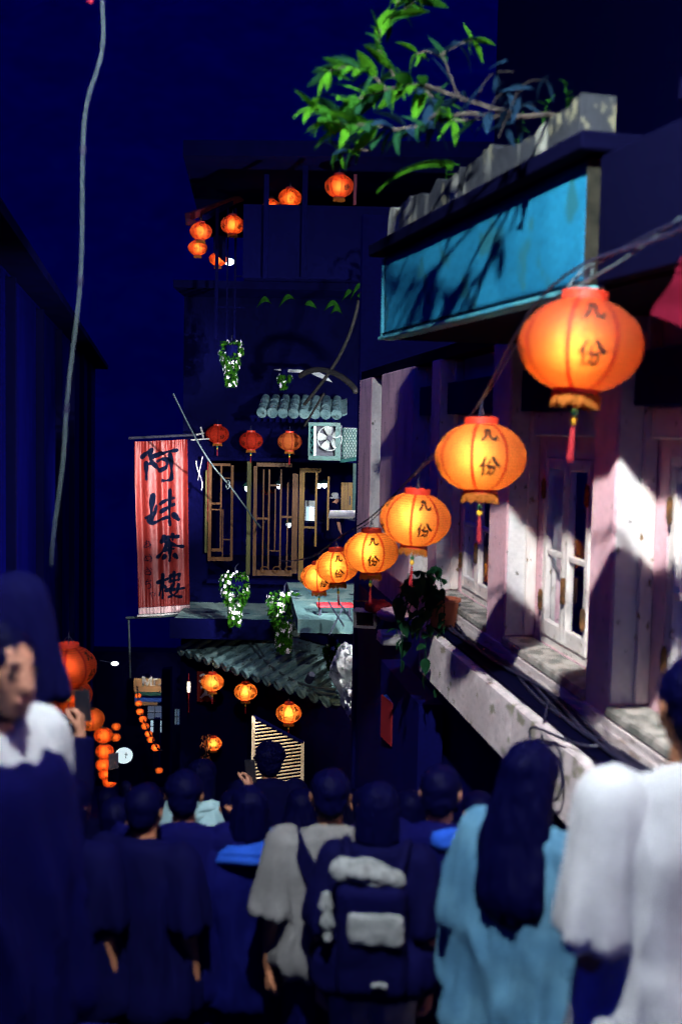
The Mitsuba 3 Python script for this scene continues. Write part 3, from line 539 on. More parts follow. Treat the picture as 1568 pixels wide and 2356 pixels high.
# upper eave with its tile ends
def tile_row(parent, e1, e2, up, n, depth, rows, r, mat):
    """n courses of tiles along the eave from e1 to e2, running up along the vector up: pans, covers and round end tiles"""
    e1, e2, up = (np.asarray(q, float) for q in (e1, e2, up)); d = (e2 - e1) / np.linalg.norm(e2 - e1); up = up / np.linalg.norm(up); nn = np.cross(d, up); nn = nn if nn[2] > 0 else -nn
    L = np.linalg.norm(e2 - e1); R_ = np.eye(4); R_[:3, 0], R_[:3, 1], R_[:3, 2] = d, up, np.cross(d, up)
    half = [(r * math.cos(a), r * .8 * math.sin(a)) for a in np.linspace(0, math.pi, 9)]
    lt = depth / rows * 1.15
    v = np.array([(x * s, y, z * s) for y, s in ((0, 1.0), (lt, .86)) for x, z in half] + [(x * .8, 0, z * .8) for x, z in half] + [(x * .66, lt, z * .66) for x, z in half])
    f = []
    for i in range(8): f += [(i, i + 1, i + 10), (i, i + 10, i + 9), (18 + i, 28 + i, 19 + i), (18 + i, 27 + i, 28 + i), (i, 18 + i, 19 + i), (i, 19 + i, i + 1)]
    cover = mikit.ply(trimesh.Trimesh(v, f, process=False), None, 40)
    pan = mikit.ply(trimesh.Trimesh(np.array([(x, y, .2 * r - .5 * r * math.cos(x / (L / n) * math.pi)) for y in (0, lt) for x in np.linspace(-L / n / 2, L / n / 2, 7)] + [(x, -.004, .2 * r - .5 * r * math.cos(x / (L / n) * math.pi) - .035) for x in np.linspace(-L / n / 2, L / n / 2, 7)]), [t for i in range(6) for t in ((i, i + 1, i + 8), (i, i + 8, i + 7), (i, 14 + i, 15 + i), (i, 15 + i, i + 1))], process=False), None, 40)
    disc = mikit.ply(moved(lathe([(0, -.02), (r * .55, -.02), (r * .62, -.032), (r * 1.1, -.032), (r * 1.2, -.02), (r * 1.2, .02)], 18), frame_at((0, 0, 0), (1, 0, 0), (0, 1, 0))), None, 40)
    for i in range(n):
        for j in range(rows):
            for nm, q, off in (('cover_tile', cover, 0), ('pan_tile', pan, .5)):
                p = e1 + d * (L * (i + off + .5) / n) + up * (depth * j / rows) + np.cross(d, up) * (np.sign(np.cross(d, up)[2]) * (.012 + .010 * rnd.random()))
                M = R_.copy()
                if M[2, 2] < 0: M[:3, 2] *= -1; M[:3, 0] *= -1
                a = rnd.uniform(-.02, .02); M[:3, 3] = p
                key = numbered(f'{parent}__{nm}'); scene[key] = {**q, 'bsdf': bs(mat), 'to_world': T(M).rotate([0, 0, 1], math.degrees(a))}
        key = numbered(f'{parent}__end_tile'); M[:3, 3] = e1 + d * (L * (i + .5) / n) - up * .03 + np.array([0, 0, .005]); scene[key] = {**disc, 'bsdf': bs(mat), 'to_world': T(M)}
ev = thing('tiled_eave', 'upper tiled eave with round tile ends over the teahouse windows', 'roof')
a, b = U(590, 948, 21.3), U(786, 953, 20.9)
upv = np.array([.0, 1.0, .30])
tile_row(ev, a, b, upv, 8, 1.0, 3, .088, 'roof_tile')
part(ev, 'deck', cat([moved(trimesh.creation.box((np.linalg.norm(b - a), 1.1, .05)), frame_at((a + b) / 2 + upv / np.linalg.norm(upv) * .58 - np.array([0, 0, .10]), b - a, (0, -.30, 1)))]), 'dark_timber')
part(ev, 'rafter', cat([moved(trimesh.creation.box((.05, 1.0, .07)), frame_at(a + (b - a) * t + upv / np.linalg.norm(upv) * .58 - np.array([0, 0, .17]), b - a, (0, -.30, 1))) for t in np.linspace(.02, .98, 14)]), 'dark_timber', kind='stuff')
# lower canopy roof descending along the street side
lc = thing('tiled_canopy', 'lower tiled canopy roof sloping above three lit lanterns', 'roof')
a, b = U(408, 1494, 22.0), U(768, 1618, 17.4); upv = np.array([.80, .52, .42])
tile_row(lc, a, b, upv, 15, .95, 4, .085, 'roof_tile')
part(lc, 'deck', moved(trimesh.creation.box((np.linalg.norm(b - a), 1.0, .05)), frame_at((a + b) / 2 + upv / np.linalg.norm(upv) * .52 - np.array([0, 0, .09]), b - a, np.cross(b - a, upv))), 'dark_timber')
part(lc, 'ridge', tube([a + upv / np.linalg.norm(upv) * .97 + (0, 0, .08), b + upv / np.linalg.norm(upv) * .97 + (0, 0, .08)], .10, 10), 'roof_tile', 40)
part(lc, 'ridge_cap', moved(cbx(.5, .22, .10, .03), frame_at(U(497, 1436, 22.4), (1, -.9, .25))), 'roof_tile')
cc = [smoothpts(px([(575 + 6 * j, 1480, 20.6), (600 + 4 * j, 1512, 20.0), (640, 1545 + 4 * j, 19.2), (690, 1572 + 5 * j, 18.4), (735, 1583 + 6 * j, 17.6), (770, 1588 + 4 * j, 17.1)]), 60) for j in (0, 2)]
one('roof_cables', cat([tube(c, .018, 7) for c in cc]), 'grey_cable', 'two grey cables running down the lower tiled canopy roof', 'cable', smooth=True)
# storey below: body of the building under the canopy, side wall along the street, slatted screen
xa, xb = U(470, 1500, 22.9), U(830, 1600, 18.2)
lw = [(xa[0] + .6, xa[1] + .4), (xb[0], xb[1]), (xb[0] + 3, xb[1] + 1), (xa[0] + 4, xa[1] + 2)]
part(TH, 'lower_wall', moved(extr(Polygon(lw), 8.0), frame_at((0, 0, -11.6), (1, 0, 0))), 'dark_timber')
part(TH, 'terrace', cat([bx(-3.0, 3.2, 20.4, 22.5, zs - .75, zs - .45)]), 'terrace_concrete')
tr = Polygon([(-.60, 16.4), (3.0, 16.4), (3.0, 20.38), (-.95, 20.38)]); part(TH, 'terrace', moved(extr(tr, .2), frame_at((0, 0, -2.98), (1, 0, 0))), 'terrace_concrete')
part(TH, 'fascia', bx(-3.05, -.98, 20.30, 20.39, zs - .78, zs - .42), 'dark_timber')
sc = thing('slatted_screen', 'pale slatted screen lit in the dark under the canopy, curly head before it', 'screen')
s0, s1 = U(583, 1652, 16.9), U(696, 1712, 17.3)
b0, b1 = U(594, 1824, 16.9), U(697, 1824, 17.3)
dv = (s1 - s0); dv[2] = 0; Ls = np.linalg.norm(dv); dv /= Ls; nv_ = np.array([dv[1], -dv[0], 0])
ztop, zbot, zr = s0[2], b0[2] - .3, s1[2]
plain('pale_slat', worn((.62, .48, .28), (.70, .56, .36), (3, 3, 14)), .6)
n = 27; ph = (ztop - zbot) / n
for i in range(n):
    z = zbot + ph * (i + .5); t1 = 1.0 if z < zr else max(.06, 1 - (z - zr) / (ztop - zr))  # slats shortened along a slant, canopy shadow edge put into the shape
    key = numbered(sc + '__slat'); p = s0 + dv * Ls * t1 * .5; scene[key] = shape(moved(cbx(Ls * t1 - .03, .03, ph * .40, .003), frame_at((p[0], p[1], z), dv, nv_ * -.55 + np.array([0, 0, .83]))), 'pale_slat')
part(sc, 'stile', bar((s0[0], s0[1], zbot - .1), (s0[0], s0[1], ztop + .03), .05, .05), 'pale_slat'); part(sc, 'stile', bar((s1[0], s1[1], zbot - .1), (s1[0], s1[1], zr + .03), .05, .05), 'pale_slat')
part(sc, 'top_rail', bar((s0[0], s0[1], ztop + .03), (s1[0], s1[1], zr + .03), .06, .04), 'dark_timber')
part(sc, 'backing', moved(extr(Polygon([(0, zbot), (Ls, zbot), (Ls, zr), (0, ztop)]), .02), np.vstack([np.c_[dv, (0, 0, 1), nv_, (s0 - nv_ * .09) * (1, 1, 0)], [0, 0, 0, 1]])), 'dark_timber')
# banner
BT, BB = [U(309, 1016, 21.8), U(431, 1011, 21.8)], [U(319, 1413, 21.7), U(437, 1406, 21.7)]
def ripple(u, v): 
    g = u + .015 * math.sin(v * 5)
    a = .016 + .020 * (1 - abs(2 * v - .9)) 
    return -(a * math.sin(g * 25 + 1.0 + .8 * v) + .28 * a * math.sin(g * 38 + 2 * v) + .03 * math.sin(v * 7 + u * 3) + .010 * math.sin(g * 90) * (max(0, v - .75) * 4 + max(0, .1 - v) * 8))
def banner_pt(u, v, off=0.0):
    p = (BT[0] * (1 - u) + BT[1] * u) * (1 - v) + (BB[0] * (1 - u) + BB[1] * u) * v
    return p + np.array([0, ripple(u, v) - off, 0])
bn = thing('banner', 'tall red cloth banner with blue brush lettering hanging from a rod', 'banner')
m, _ = sheet(lambda a, b: banner_pt(a, b * .962), 90, 120, (0, .004, 0)); part(bn, 'cloth', m, 'banner_cloth', 40)
m, _ = sheet(lambda a, b: banner_pt(a, .964 + .036 * b, .002), 90, 6, (0, .006, 0)); part(bn, 'hem', m, 'banner_hem', 40)
INK = [  # brush strokes: half width, then points, in rows and columns of the enlarged banner
 (22,175,380,268,308),(21,285,305,265,380,292,445),(18,292,445,240,470,224,470),(22,222,455,226,640),(22,295,385,420,345,565,322),(22,302,465,374,545),(21,374,545,450,500,448,420),(17,448,420,400,418,350,440),(24,490,375,508,520,506,645),(15,506,650,470,665,408,662),
 (24,295,832,280,950,275,1060,268,1130),(14,210,1085,290,1040,322,990,330,955),(15,325,980,308,1050,278,1145),(18,240,1115,290,1150,350,1130,455,1095),(16,378,932,430,900,532,872),(20,388,1022,450,985,532,945),(19,487,782,480,960,480,1130,486,1178),(14,440,1095,400,1112,350,1130),(28,535,1068,585,1118),
 (22,392,1368,440,1330,510,1320,580,1318),(20,420,1310,430,1372),(20,520,1295,520,1350),(20,472,1360,430,1450,345,1545),(20,480,1390,560,1420,635,1436),(15,428,1472,540,1455),(20,490,1440,485,1595),(22,430,1540,410,1562),(22,546,1530,576,1562),
 (20,352,1838,470,1800),(18,410,1748,408,2022),(16,402,1850,368,1985),(14,430,1880,457,1925),(20,500,1770,602,1748),(16,492,1832,602,1812),(17,540,1728,540,1860),(15,602,1752,590,1822),(13,490,1775,500,1840),(17,530,1870,498,1955,622,2018),(16,590,1872,560,1970,480,2012),(19,450,1932,652,1920),
 (5,190,1372,255,1355),(5,215,1340,212,1422),(5,246,1368,202,1430,180,1425,192,1400,240,1385,272,1406,252,1438),
 (5,196,1520,226,1576),(5,250,1506,206,1582,186,1572,202,1540,250,1530,281,1556,262,1592),
 (5,194,1690,246,1680),(5,215,1655,215,1742,194,1730,230,1700,276,1720,252,1748),(5,260,1664,281,1682),
 (5,200,1826,276,1810),(5,230,1798,214,1852,260,1845,273,1876,233,1897),
 (4,254,1982,300,1950,321,1966,298,1988),(4,270,1955,291,2022)]
def to_uv(x, y): 
    v = (y - 203) / (2192 - 203); xl, xr = 85 + 40 * v, 688 + 34 * v; return (x - xl) / (xr - xl), v
polys = []
for s in INK:
    w, pts = s[0], np.array(s[1:], float).reshape(-1, 2)
    if len(pts) > 2: pts = smoothpts(pts, 12)
    else: pts = np.linspace(pts[0], pts[1], 6)
    n = len(pts)
    cs = [LineString([pts[i], pts[i + 1]]).buffer(w * 1.2 * (.78 + .30 * math.sin(2.2 * math.pi * (i + .5) / n + .6) if w > 8 else .8), 6) for i in range(n - 1)]
    polys.append(ops.unary_union(cs))
ink = ops.unary_union(polys)
for gi, (ya, yb) in enumerate(((250, 720), (720, 1240), (1240, 1650), (1650, 2100))):
    for sub, xa_ in (('character', (325 if gi > 1 else 150, 700)), ('small_writing', (120, 325))):
        if sub == 'small_writing' and gi != 2: continue
        g = ink.intersection(sbox(xa_[0], ya, xa_[1], yb) if sub == 'character' else sbox(120, 1300, 325, 2060))
        if g.is_empty: continue
        ms = []
        for q in getattr(g, 'geoms', [g]):
            if q.geom_type != 'Polygon' or q.area < 20: continue
            v2, f2 = trimesh.creation.triangulate_polygon(q.simplify(1.0), engine='earcut')
            mm = trimesh.Trimesh(np.c_[v2, np.zeros(len(v2))], f2).subdivide_to_size(16)
            P = np.array([banner_pt(*to_uv(x, y), .0035) for x, y in mm.vertices[:, :2]]); ms.append(trimesh.Trimesh(P, mm.faces, process=False))
        part(bn, sub, cat(ms), 'ink_blue')
part(bn, 'rod', tube([U(296, 1008, 21.83), U(452, 1000, 21.83)], .028, 10), 'dark_iron', 40); part(bn, 'rod', tube([U(316, 1417, 21.75), U(482, 1409, 21.75)], .030, 10), 'white_metal', 40)
one('handrail', cat([tube([U(290, 1422, 21.9), U(512, 1411, 21.5)], .026, 10), tube([U(296, 1424, 21.95), U(300, 1560, 21.95)], .02, 8)]), 'grey_cable', 'worn pale metal rail just below the red banner', 'rail', smooth=40)
one('banner_bracket', cat([tube([U(452, 1000, 21.83), U(470, 996, 22.6)], .02, 6), tube([U(440, 1012, 21.83), U(500, 1008, 22.6)], .016, 6), tube([U(462, 984, 22.0), U(468, 1010, 22.5)], .02, 6)]), 'fan_metal', 'metal bracket holding the top rod of the red banner', 'bracket')
sl = px([(398, 905, 19.0), (425, 960, 19.2), (452, 1012, 19.5), (500, 1085, 20.2), (520, 1108, 20.5), (542, 1136, 20.8), (585, 1196, 21.4), (594, 1205, 22.4)])
one('slack_wire', cat([tube(smoothpts(sl, 60), .016, 6), tube(smoothpts(px([(520, 1108, 20.5), (528, 1112, 20.4), (526, 1122, 20.4), (519, 1116, 20.5)]), 16), .012, 6)]), 'grey_cable', 'slack grey wire slanting past the banner to the lattice window', 'wire', smooth=True)
for nm, l in (('a', 0),):
    one('frayed_cable', cat([tube(smoothpts(px([(452, 1060, 21.6), (456, 1085, 21.6), (462, 1100, 21.6), (463, 1128, 21.6)]), 12), .012, 5), tube(smoothpts(px([(466, 1050, 21.6), (460, 1078, 21.6), (455, 1105, 21.6)]), 12), .010, 5)]), 'white_metal', 'frayed white cable dangling right of the red banner', 'cable')
# ventilator box
fb = thing('fan_box', 'green ventilator box with a large white fan under the upper eave', 'ventilator')
fy = 19.9
fc = U(758, 1008, fy)
part(fb, 'frame', cat([Q(709, 1049, 783, 1059, fy - .03, .12), Q(771, 980, 783, 1049, fy - .03, .12), Q(709, 972, 783, 980, fy - .03, .12), Q(709, 980, 713, 1049, fy - .03, .08)]), 'green_frame')
part(fb, 'housing', Q(716, 978, 786, 1052, fy + .25, .5), 'dark_iron'); part(fb, 'side_strip', Q(721, 980, 727, 1049, fy + .02, .05), 'fan_metal')
for i in range(6): part(fb, 'scroll_ornament', tube([U(717 + 3 * math.cos(t + i * math.pi), 985 + 11.5 * i + 4.5 * math.sin(t), fy - .04) for t in np.linspace(0, 5.2, 12)], .011, 5), 'green_frame')
R0 = 26.5 / FPX * fy
for i in range(5):
    a0 = math.radians(100 + 72 * i)
    def bl(u, v, a0=a0): 
        r = R0 * (.16 + .84 * u); a = a0 + (v - .5) * (1.02 - .30 * u) * (1.05 if u < .9 else .95); q = .05 * (v - .5) * 2
        return fc + np.array([r * math.cos(a), .02 + q - .03 * u, r * math.sin(a)])
    m, _ = sheet(bl, 10, 8, (0, .004, 0)); part(fb, 'blade', m, 'fan_metal', 40)
part(fb, 'hub', moved(lathe([(0, -.05), (.030, -.05), (.036, -.045), (.036, -.035), (.018, -.03), (.05, -.028), (.052, .04), (0, .04)], 20), frame_at(fc - np.array([0, .01, 0]), (1, 0, 0), (0, 1, 0))), 'dark_iron', 30)
part(fb, 'bezel', cat([tube([fc + np.array([R0 * 1.06 * math.cos(a), .0, R0 * 1.06 * math.sin(a)]) for a in np.linspace(math.pi / 2, 2 * math.pi + .2, 40)], .009, 6)]), 'fan_metal', 40)
g0, g1 = U(787, 985, fy + .02), U(824, 1054, fy + .25)
gm = []
for i in range(-7, 10):
    for sg in (1, -1):
        a = np.array([i / 6.0, 0 if sg > 0 else 1.0]); b = a + np.array([1.0, sg * 1.0]); 
        l = LineString([a, b]).intersection(sbox(0, 0, 1, 1))
        if l.is_empty or l.geom_type != 'LineString': continue
        (p, q), (r, s) = l.coords
        f_ = lambda x, y: np.array([g0[0] + (g1[0] - g0[0]) * x, g0[1] + .23 * x, g0[2] + (g1[2] - g0[2]) * y]); gm.append(tube([f_(p, q), f_(r, s)], .008, 5))
part(fb, 'lattice', cat(gm), 'green_frame', 40); part(fb, 'side_panel', moved(trimesh.creation.box((.30, .02, .54)), frame_at((g0 + g1) / 2 + np.array([.0, .07, 0]), (g1[0] - g0[0], .23, 0))), 'fan_metal')
part(fb, 'side_rail', cat([bar(U(784, 1060, fy), U(824, 1055, fy + .25), .05, .06)]), 'green_frame')
# flower baskets
def basket(u0, v0, u1, v1, y, n, nf, label, seed):
    r = random.Random(seed); k = thing('flower_basket', label, 'plant', 'baskets of white flowers on the teahouse')
    c0, c1 = U((u0 + u1) / 2, v0, y), U((u0 + u1) / 2, v1, y); w = (u1 - u0) / FPX * y / 2; h = c0[2] - c1[2]
    part(k, 'pot', moved(lathe([(0, 0), (w * .45, 0), (w * .6, .20), (w * .62, .22), (w * .5, .20), (0, .16)], 18), frame_at(c0 - np.array([0, 0, h * .38]), (1, 0, 0))), 'dark_timber', 40)
    part(k, 'hook', tube([c0 - np.array([0, 0, h * .1]), c0 + np.array([0, .0, .10]), c0 + np.array([.02, .35, .12])], .008, 5), 'dark_iron')
    lv, fl = [], []
    L0 = leaf_mesh(.065, .040, .3, .3, 4); n = int(n * 1.9); nf = int(nf * 1.4)
    def pt():
        while True:
            t = r.random(); a = r.uniform(0, 2 * math.pi)
            wr = w * (.55 + .45 * math.sin(math.pi * min(1, t * 1.3 + .12))) * (1.1 - .55 * t)
            q = c0 + np.array([0, 0, -h * t]) + np.array([math.cos(a) * wr, math.sin(a) * wr * .8, 0]) * r.uniform(.55, 1.05)
            if meshkit.noise(np.array([q[0] * 5, q[1] * 5 + seed, q[2] * 5])) > .34: return q, a
    for i in range(n):
        q, a = pt(); M = np.array(leaf_to(q, (math.cos(a) + r.uniform(-.5, .5), math.sin(a) + r.uniform(-.5, .5), r.uniform(-.9, .3)), r.uniform(-1, 1), r.uniform(.6, 1.2)).matrix); lv.append(moved(L0, M))
    for i in range(nf):
        q, a = pt(); d = np.array([math.cos(a), math.sin(a), .2]); s = r.uniform(.6, 1.15)
        v = [q] ; f = []
        e1 = np.cross(d, (0, 0, 1)); e1 /= np.linalg.norm(e1); e2 = np.cross(d, e1); q = q + d * .04
        v = [q]
        for j in range(10):
            t = j / 10 * 2 * math.pi; rr = (.044 if j % 2 else .028) * s; v.append(q + e1 * rr * math.cos(t) + e2 * rr * math.sin(t) + d * .008 * (j % 2))
            f.append((0, 1 + j, 1 + (j + 1) % 10))
        fl.append(trimesh.Trimesh(v, f, process=False))
    part(k, 'foliage', cat(lv[:n // 2]), 'leaf_bright', True, kind='stuff'); part(k, 'foliage', cat(lv[n // 2:]), 'leaf_mid', True, kind='stuff'); part(k, 'blossoms', cat(fl), 'flower', kind='stuff')
basket(508, 1318, 574, 1440, 19.8, 620, 62, 'basket of white flowers hanging just right of the red banner', 3)
basket(616, 1362, 692, 1500, 18.8, 760, 70, 'largest basket of white flowers, above the lower tiled canopy', 4)
basket(744, 1480, 786, 1540, 16.8, 260, 18, 'small basket of white flowers nearest the right end of the canopy', 5)
basket(507, 785, 558, 888, 20.3, 420, 46, 'highest basket of white flowers, above the tiled eave', 6)
basket(640, 862, 668, 892, 20.5, 90, 9, 'small sprig of white flowers under the pale roof edge', 7)
# ------------------------------------------------------------------ lamps that light the teahouse: a flood on the end wall of the pale house, plus added unseen spots
floodlamp((.62, 14.75, .05), (-2.6, 6.9, -1.1), (.22, .16), 150, 'flood lamp on the end wall of the pale house, aimed at the teahouse')
floodlamp(U(838, 1425, 12.5), (-.25, -1.0, -.28), (.19, .16), 0, 'white framed flood lamp, unlit, pointing up the street below the lantern row', glassrough='black_glass')
k = thing('lamp_hood', 'pale flat lamp hood above the lantern row, before the teahouse door', 'lamp'); hp = U(792, 1193, 14.6)
part(k, 'hood', moved(extr(Polygon([(-.21, 0), (.10, 0), (.22, .10), (.20, .16), (-.18, .16)]), .03), frame_at(hp, (1, .1, 0), (0, -.45, .9))), 'white_metal'); part(k, 'arm', bar(hp + (.0, .1, 0), hp + (.3, .7, -.1), .03, .03), 'dark_iron')
# added lamp under the canopy for the slatted screen, added lamp beside the rock face
def downlight(pos, aim, power, label, col, size=.08):
    aim = np.asarray(aim, float); aim /= np.linalg.norm(aim)
    k = thing('spot_lamp', label, 'lamp'); F = frame_at(pos, np.cross(aim, (.3, .2, .9)), aim)
    part(k, 'housing', moved(lathe([(0, -.14), (size * .6, -.14), (size * .75, -.12), (size * .75, .02), (size * .66, .02), (size * .66, -.02), (0, -.02)], 18), F), 'dark_iron', 40)
    d = moved(lathe([(size * .64, -.012), (.0005, -.012)], 18), F); d.invert() if (d.face_normals[0] @ aim) < 0 else None
    scene[part(k, 'lens', d, 'lamp_glass')]['emitter'] = {'type': 'area', 'radiance': rgb([power / (math.pi * (size * .64) ** 2) * c for c in col]), 'sampling_weight': 3.0}
    return k
def spot(pos, target, power, cut, label, col=(.95, .98, 1.0)):
    pos, target = np.asarray(pos, float), np.asarray(target, float); aim = target - pos; aim /= np.linalg.norm(aim)
    k = thing('spot_lamp', label, 'lamp'); F = frame_at(pos, np.cross(aim, (.3, .2, .9)), aim)
    part(k, 'housing', moved(lathe([(0, -.16), (.04, -.16), (.055, -.13), (.055, .01), (.048, .01), (.048, -.03), (0, -.03)], 18), F), 'dark_iron', 40)
    scene[k + '__beam'] = {'type': 'spot', 'to_world': T().look_at(origin=list(map(float, pos + aim * .02)), target=list(map(float, target)), up=[0.1, 0, 1]), 'intensity': rgb([power * c for c in col]), 'cutoff_angle': cut, 'beam_width': cut * .35, 'sampling_weight': 6.0}
spot((.42, 14.9, -.55), U(388, 1110, 21.8), 800, 10, 'added spot lamp aimed at the red banner from the terrace', (1.0, .90, .88))  # unseen spots added to brighten the banner, baskets and fan box
spot((.5, 15.2, -1.2), U(541, 1375, 19.8), 170, 9, 'added spot lamp aimed at the left flower basket')
spot((.55, 14.9, -1.9), U(655, 1430, 18.8), 130, 12, 'added spot lamp aimed at the large flower basket')
spot((.6, 15.0, .6), U(765, 1000, 19.9), 110, 13, 'added spot lamp aimed at the fan box')
spot((.3, 15.0, .9), U(533, 835, 20.3), 190, 7, 'added spot lamp aimed at the highest flower basket')
sm = s0 + dv * Ls * .5
downlight(sm + nv_ * 1.0 + np.array([0, 0, .75]), -nv_ * 1.0 + np.array([0, 0, -1.1]), 4, 'small warm spot lamp added under the canopy above the slatted screen', (1.0, .70, .36))  # unseen lamp added to warm the slats
rk = U(815, 1590, 15.2)
downlight(rk + np.array([.55, -.75, .15]), (-.5, .75, -.15), 70, 'added spot lamp low beside the pale rock', (.95, .98, 1.0))  # unseen lamp added to whiten the rock
# rock face with ferns that the spot lights
def rock(u, v, seed, sx, sz):
    a, b = 2 * math.pi * u, math.pi * v; d = np.array([math.sin(b) * math.cos(a), math.sin(b) * math.sin(a), math.cos(b)])
    n = meshkit.fbm(d * 1.7 + seed, 4, seed) * .9 + .35 * meshkit.noise(d * 5 + seed)
    return d * (.55 + .55 * n) * np.array([sx, .35, sz])
bumped('pale_rock', worn((.34, .35, .33), (.62, .62, .58), (6, 6, 6), c3=(.10, .13, .10)), .9, lambda p, n, uv: mikit.fbm(p.x * 22, p.y * 22, p.z * 22, 4), .02)
rkk = thing('rock', 'pale mossy rock face lit bright white beside the end of the canopy', 'rock')
for i, (u, v, y, sx, sz) in enumerate(((800, 1545, 15.6, .26, .42), (823, 1590, 15.5, .27, .36), (833, 1632, 15.4, .24, .26))):
    m, _ = sheet(lambda a, b: rock(a, b, i + 2, sx, sz), 48, 30); m.apply_translation(U(u, v, y)); m.invert(); part(rkk, 'boulder', m, 'pale_rock', True)
sh = thing('shrub', 'dark leafy shrub silhouetted against the bright rock', 'plant')
for i in range(70):
    p = U(rnd.uniform(812, 872), rnd.uniform(1540, 1670), rnd.uniform(14.9, 15.15)); 
    if (p - U(815, 1590, p[1]))[0] < .05 and rnd.random() < .7: continue
    key = numbered(sh + '__leaf'); scene[key] = {**IV, 'bsdf': bs('leaf_dark'), 'to_world': leaf_to(p, (rnd.uniform(-1, 1), rnd.uniform(-.5, .5), rnd.uniform(-1, .3)), rnd.uniform(-1, 1), rnd.uniform(.5, 1.0))}
part(sh, 'stem', cat([tube(smoothpts([U(865, 1700, 15.0), U(858 + 4 * j, 1610, 15.0), U(835 + 14 * j, 1545, 15.0)], 12), .010, 5) for j in (-1, 0, 1)]), 'bark')
one('crumpled_bag', sheet(lambda a, b: U(873 + 34 * a, 1738 + 12 * b, 13.2) + .05 * meshkit.fbm(np.array([a * 6, b * 4, 1.]), 3) * np.array([1, -1, 1.5]), 20, 10, (0, .02, 0))[0], 'cloth_white', 'crumpled white plastic bag lying in the dark right of the crowd', 'bag', smooth=30)
downlight(U(905, 1722, 13.0) + np.array([.10, -.35, .22]), (-.3, .6, -.55), 1.6, 'tiny spot lamp over the crumpled white bag', (.95, .98, 1), .04)
k = thing('box', 'cream box lying on the ledge beyond the trailing plant', 'box'); bp = U(900, 1470, 11.2)
part(k, 'body', moved(cbx(.26, .30, .09, .02), frame_at(bp, (1, .15, 0))), 'white_metal'); part(k, 'lid', moved(cbx(.24, .28, .03, .012), frame_at(bp + np.array([0, 0, .058]), (1, .15, 0))), 'white_metal')
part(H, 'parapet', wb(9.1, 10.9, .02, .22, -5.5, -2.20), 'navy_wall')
for i, (u, v, y, l, c, s_) in enumerate(((905, 1413, 11.6, 'pink cloth bundle on the clutter beside the pale wall', 'house_paint', (.32, .25, .13)), (930, 1455, 10.9, 'white plastic bottle lying on the parapet', 'white_metal', (.07, .28, .07)), (868, 1395, 12.2, 'dark red bundle behind the unlit flood lamp', 'red_cloth', (.26, .25, .14)))):
    m = trimesh.creation.icosphere(3); m.vertices *= (1 + .5 * (meshkit.fbm(m.vertices * 2.2 + i * 7, 4)[:, None] - .5)); m.apply_scale(np.array(s_) * .5 / .9); m.apply_translation(U(u, v, y))
    one('bundle' if i != 1 else 'bottle', m, c, l, 'bundle' if i != 1 else 'bottle', smooth=True)
# patio table with a red frame on the terrace
k = thing('patio_table', 'low red table standing on the lit terrace behind the last lantern', 'table'); tp = U(770, 1392, 16.9)
part(k, 'top', moved(cbx(.55, .30, .04, .01), frame_at(tp, (1, .1, 0))), 'red_cloth')
for a, b in ((-1, -1), (1, -1), (-1, 1), (1, 1)): part(k, 'leg', bar(tp + np.array([.22 * a, .11 * b, -.02]), tp + np.array([.22 * a, .11 * b, -.42]), .035, .035), 'dark_iron')
one('terrace_stays', cat([tube([U(755, 1385, 16.2), U(790, 1440, 15.8)], .012, 5), tube([U(790, 1395, 16.2), U(756, 1462, 15.8)], .012, 5), tube([U(775, 1380, 16), U(810, 1430, 15.7)], .012, 5)]), 'dark_iron', 'thin dark crossing stays over the lit terrace floor', 'wire')
# blue cabinet and hanging bead strings below the ledge
k = thing('cabinet', 'dark blue cabinet with a red side below the far end of the ledge', 'cabinet'); cpos = U(935, 1655, 10.3)
part(k, 'body', moved(cbx(.36, .34, .40, .01), frame_at(cpos, (1, .25, 0))), 'blue_board'); part(k, 'side', moved(cbx(.012, .35, .40, .004), frame_at(cpos + np.array([-.187, -.05, 0]), (1, .25, 0))), 'red_cloth', label='red side board of the cabinet'); part(k, 'door', moved(cbx(.30, .012, .34, .004), frame_at(cpos + np.array([.04, -.172, 0]), (1, .25, 0))), 'blue_board')
for j in range(2):
    q = smoothpts(px([(955 + 12 * j, 1738, 9.6), (985 + 14 * j, 1790, 9.0), (1035 + 14 * j, 1822, 8.4)]), 46)
    kk = thing('bead_string', ('left', 'right')[j] + ' string of dark blue beads hanging below the ledge', 'beads'); part(kk, 'cord', tube(q, .004, 5), 'black_cable')
    part(kk, 'beads', cat([moved(trimesh.creation.icosphere(1, .011), frame_at(p, (1, 0, 0))) for p in q]), 'blue_board', True, kind='stuff')

# ------------------------------------------------------------------ upper storeys of the teahouse with their lanterns
part(TH, 'upper_wall', bx(U(560, 500, 21)[0], 4.5, 21.2, 27.5, 2.7, U(700, 472, 21)[2]), 'dark_timber'); part(TH, 'upper_floor', bx(x0, 4.5, 21.2, 27.5, 2.55, 2.69), 'dark_timber')
for i, (u, w) in enumerate(((498, 7), (522.5, 3.5), (540.5, 4.5))): part(TH, 'post', Q(u - w / 2, 478, u + w / 2, 780, 20.2, .06), 'dark_timber')
part(TH, 'rail', Q(497, 705, 560, 708, 20.2, .04), 'dark_timber'); part(TH, 'rail', Q(541, 633, 556, 636, 20.2, .04), 'dark_timber')
plain('red_beam', (.10, .012, .02), .6)
part(TH, 'eave_beam', bar(U(432, 498, 19.4), U(555, 455, 22.5), .10, .12), 'red_beam'); part(TH, 'eave_beam', bar(U(470, 500, 19.8), U(600, 430, 24.5), .07, .09), 'dark_timber'); part(TH, 'eave_beam', bar(U(428, 510, 19.4), U(450, 514, 19.4), .08, .10), 'red_beam')
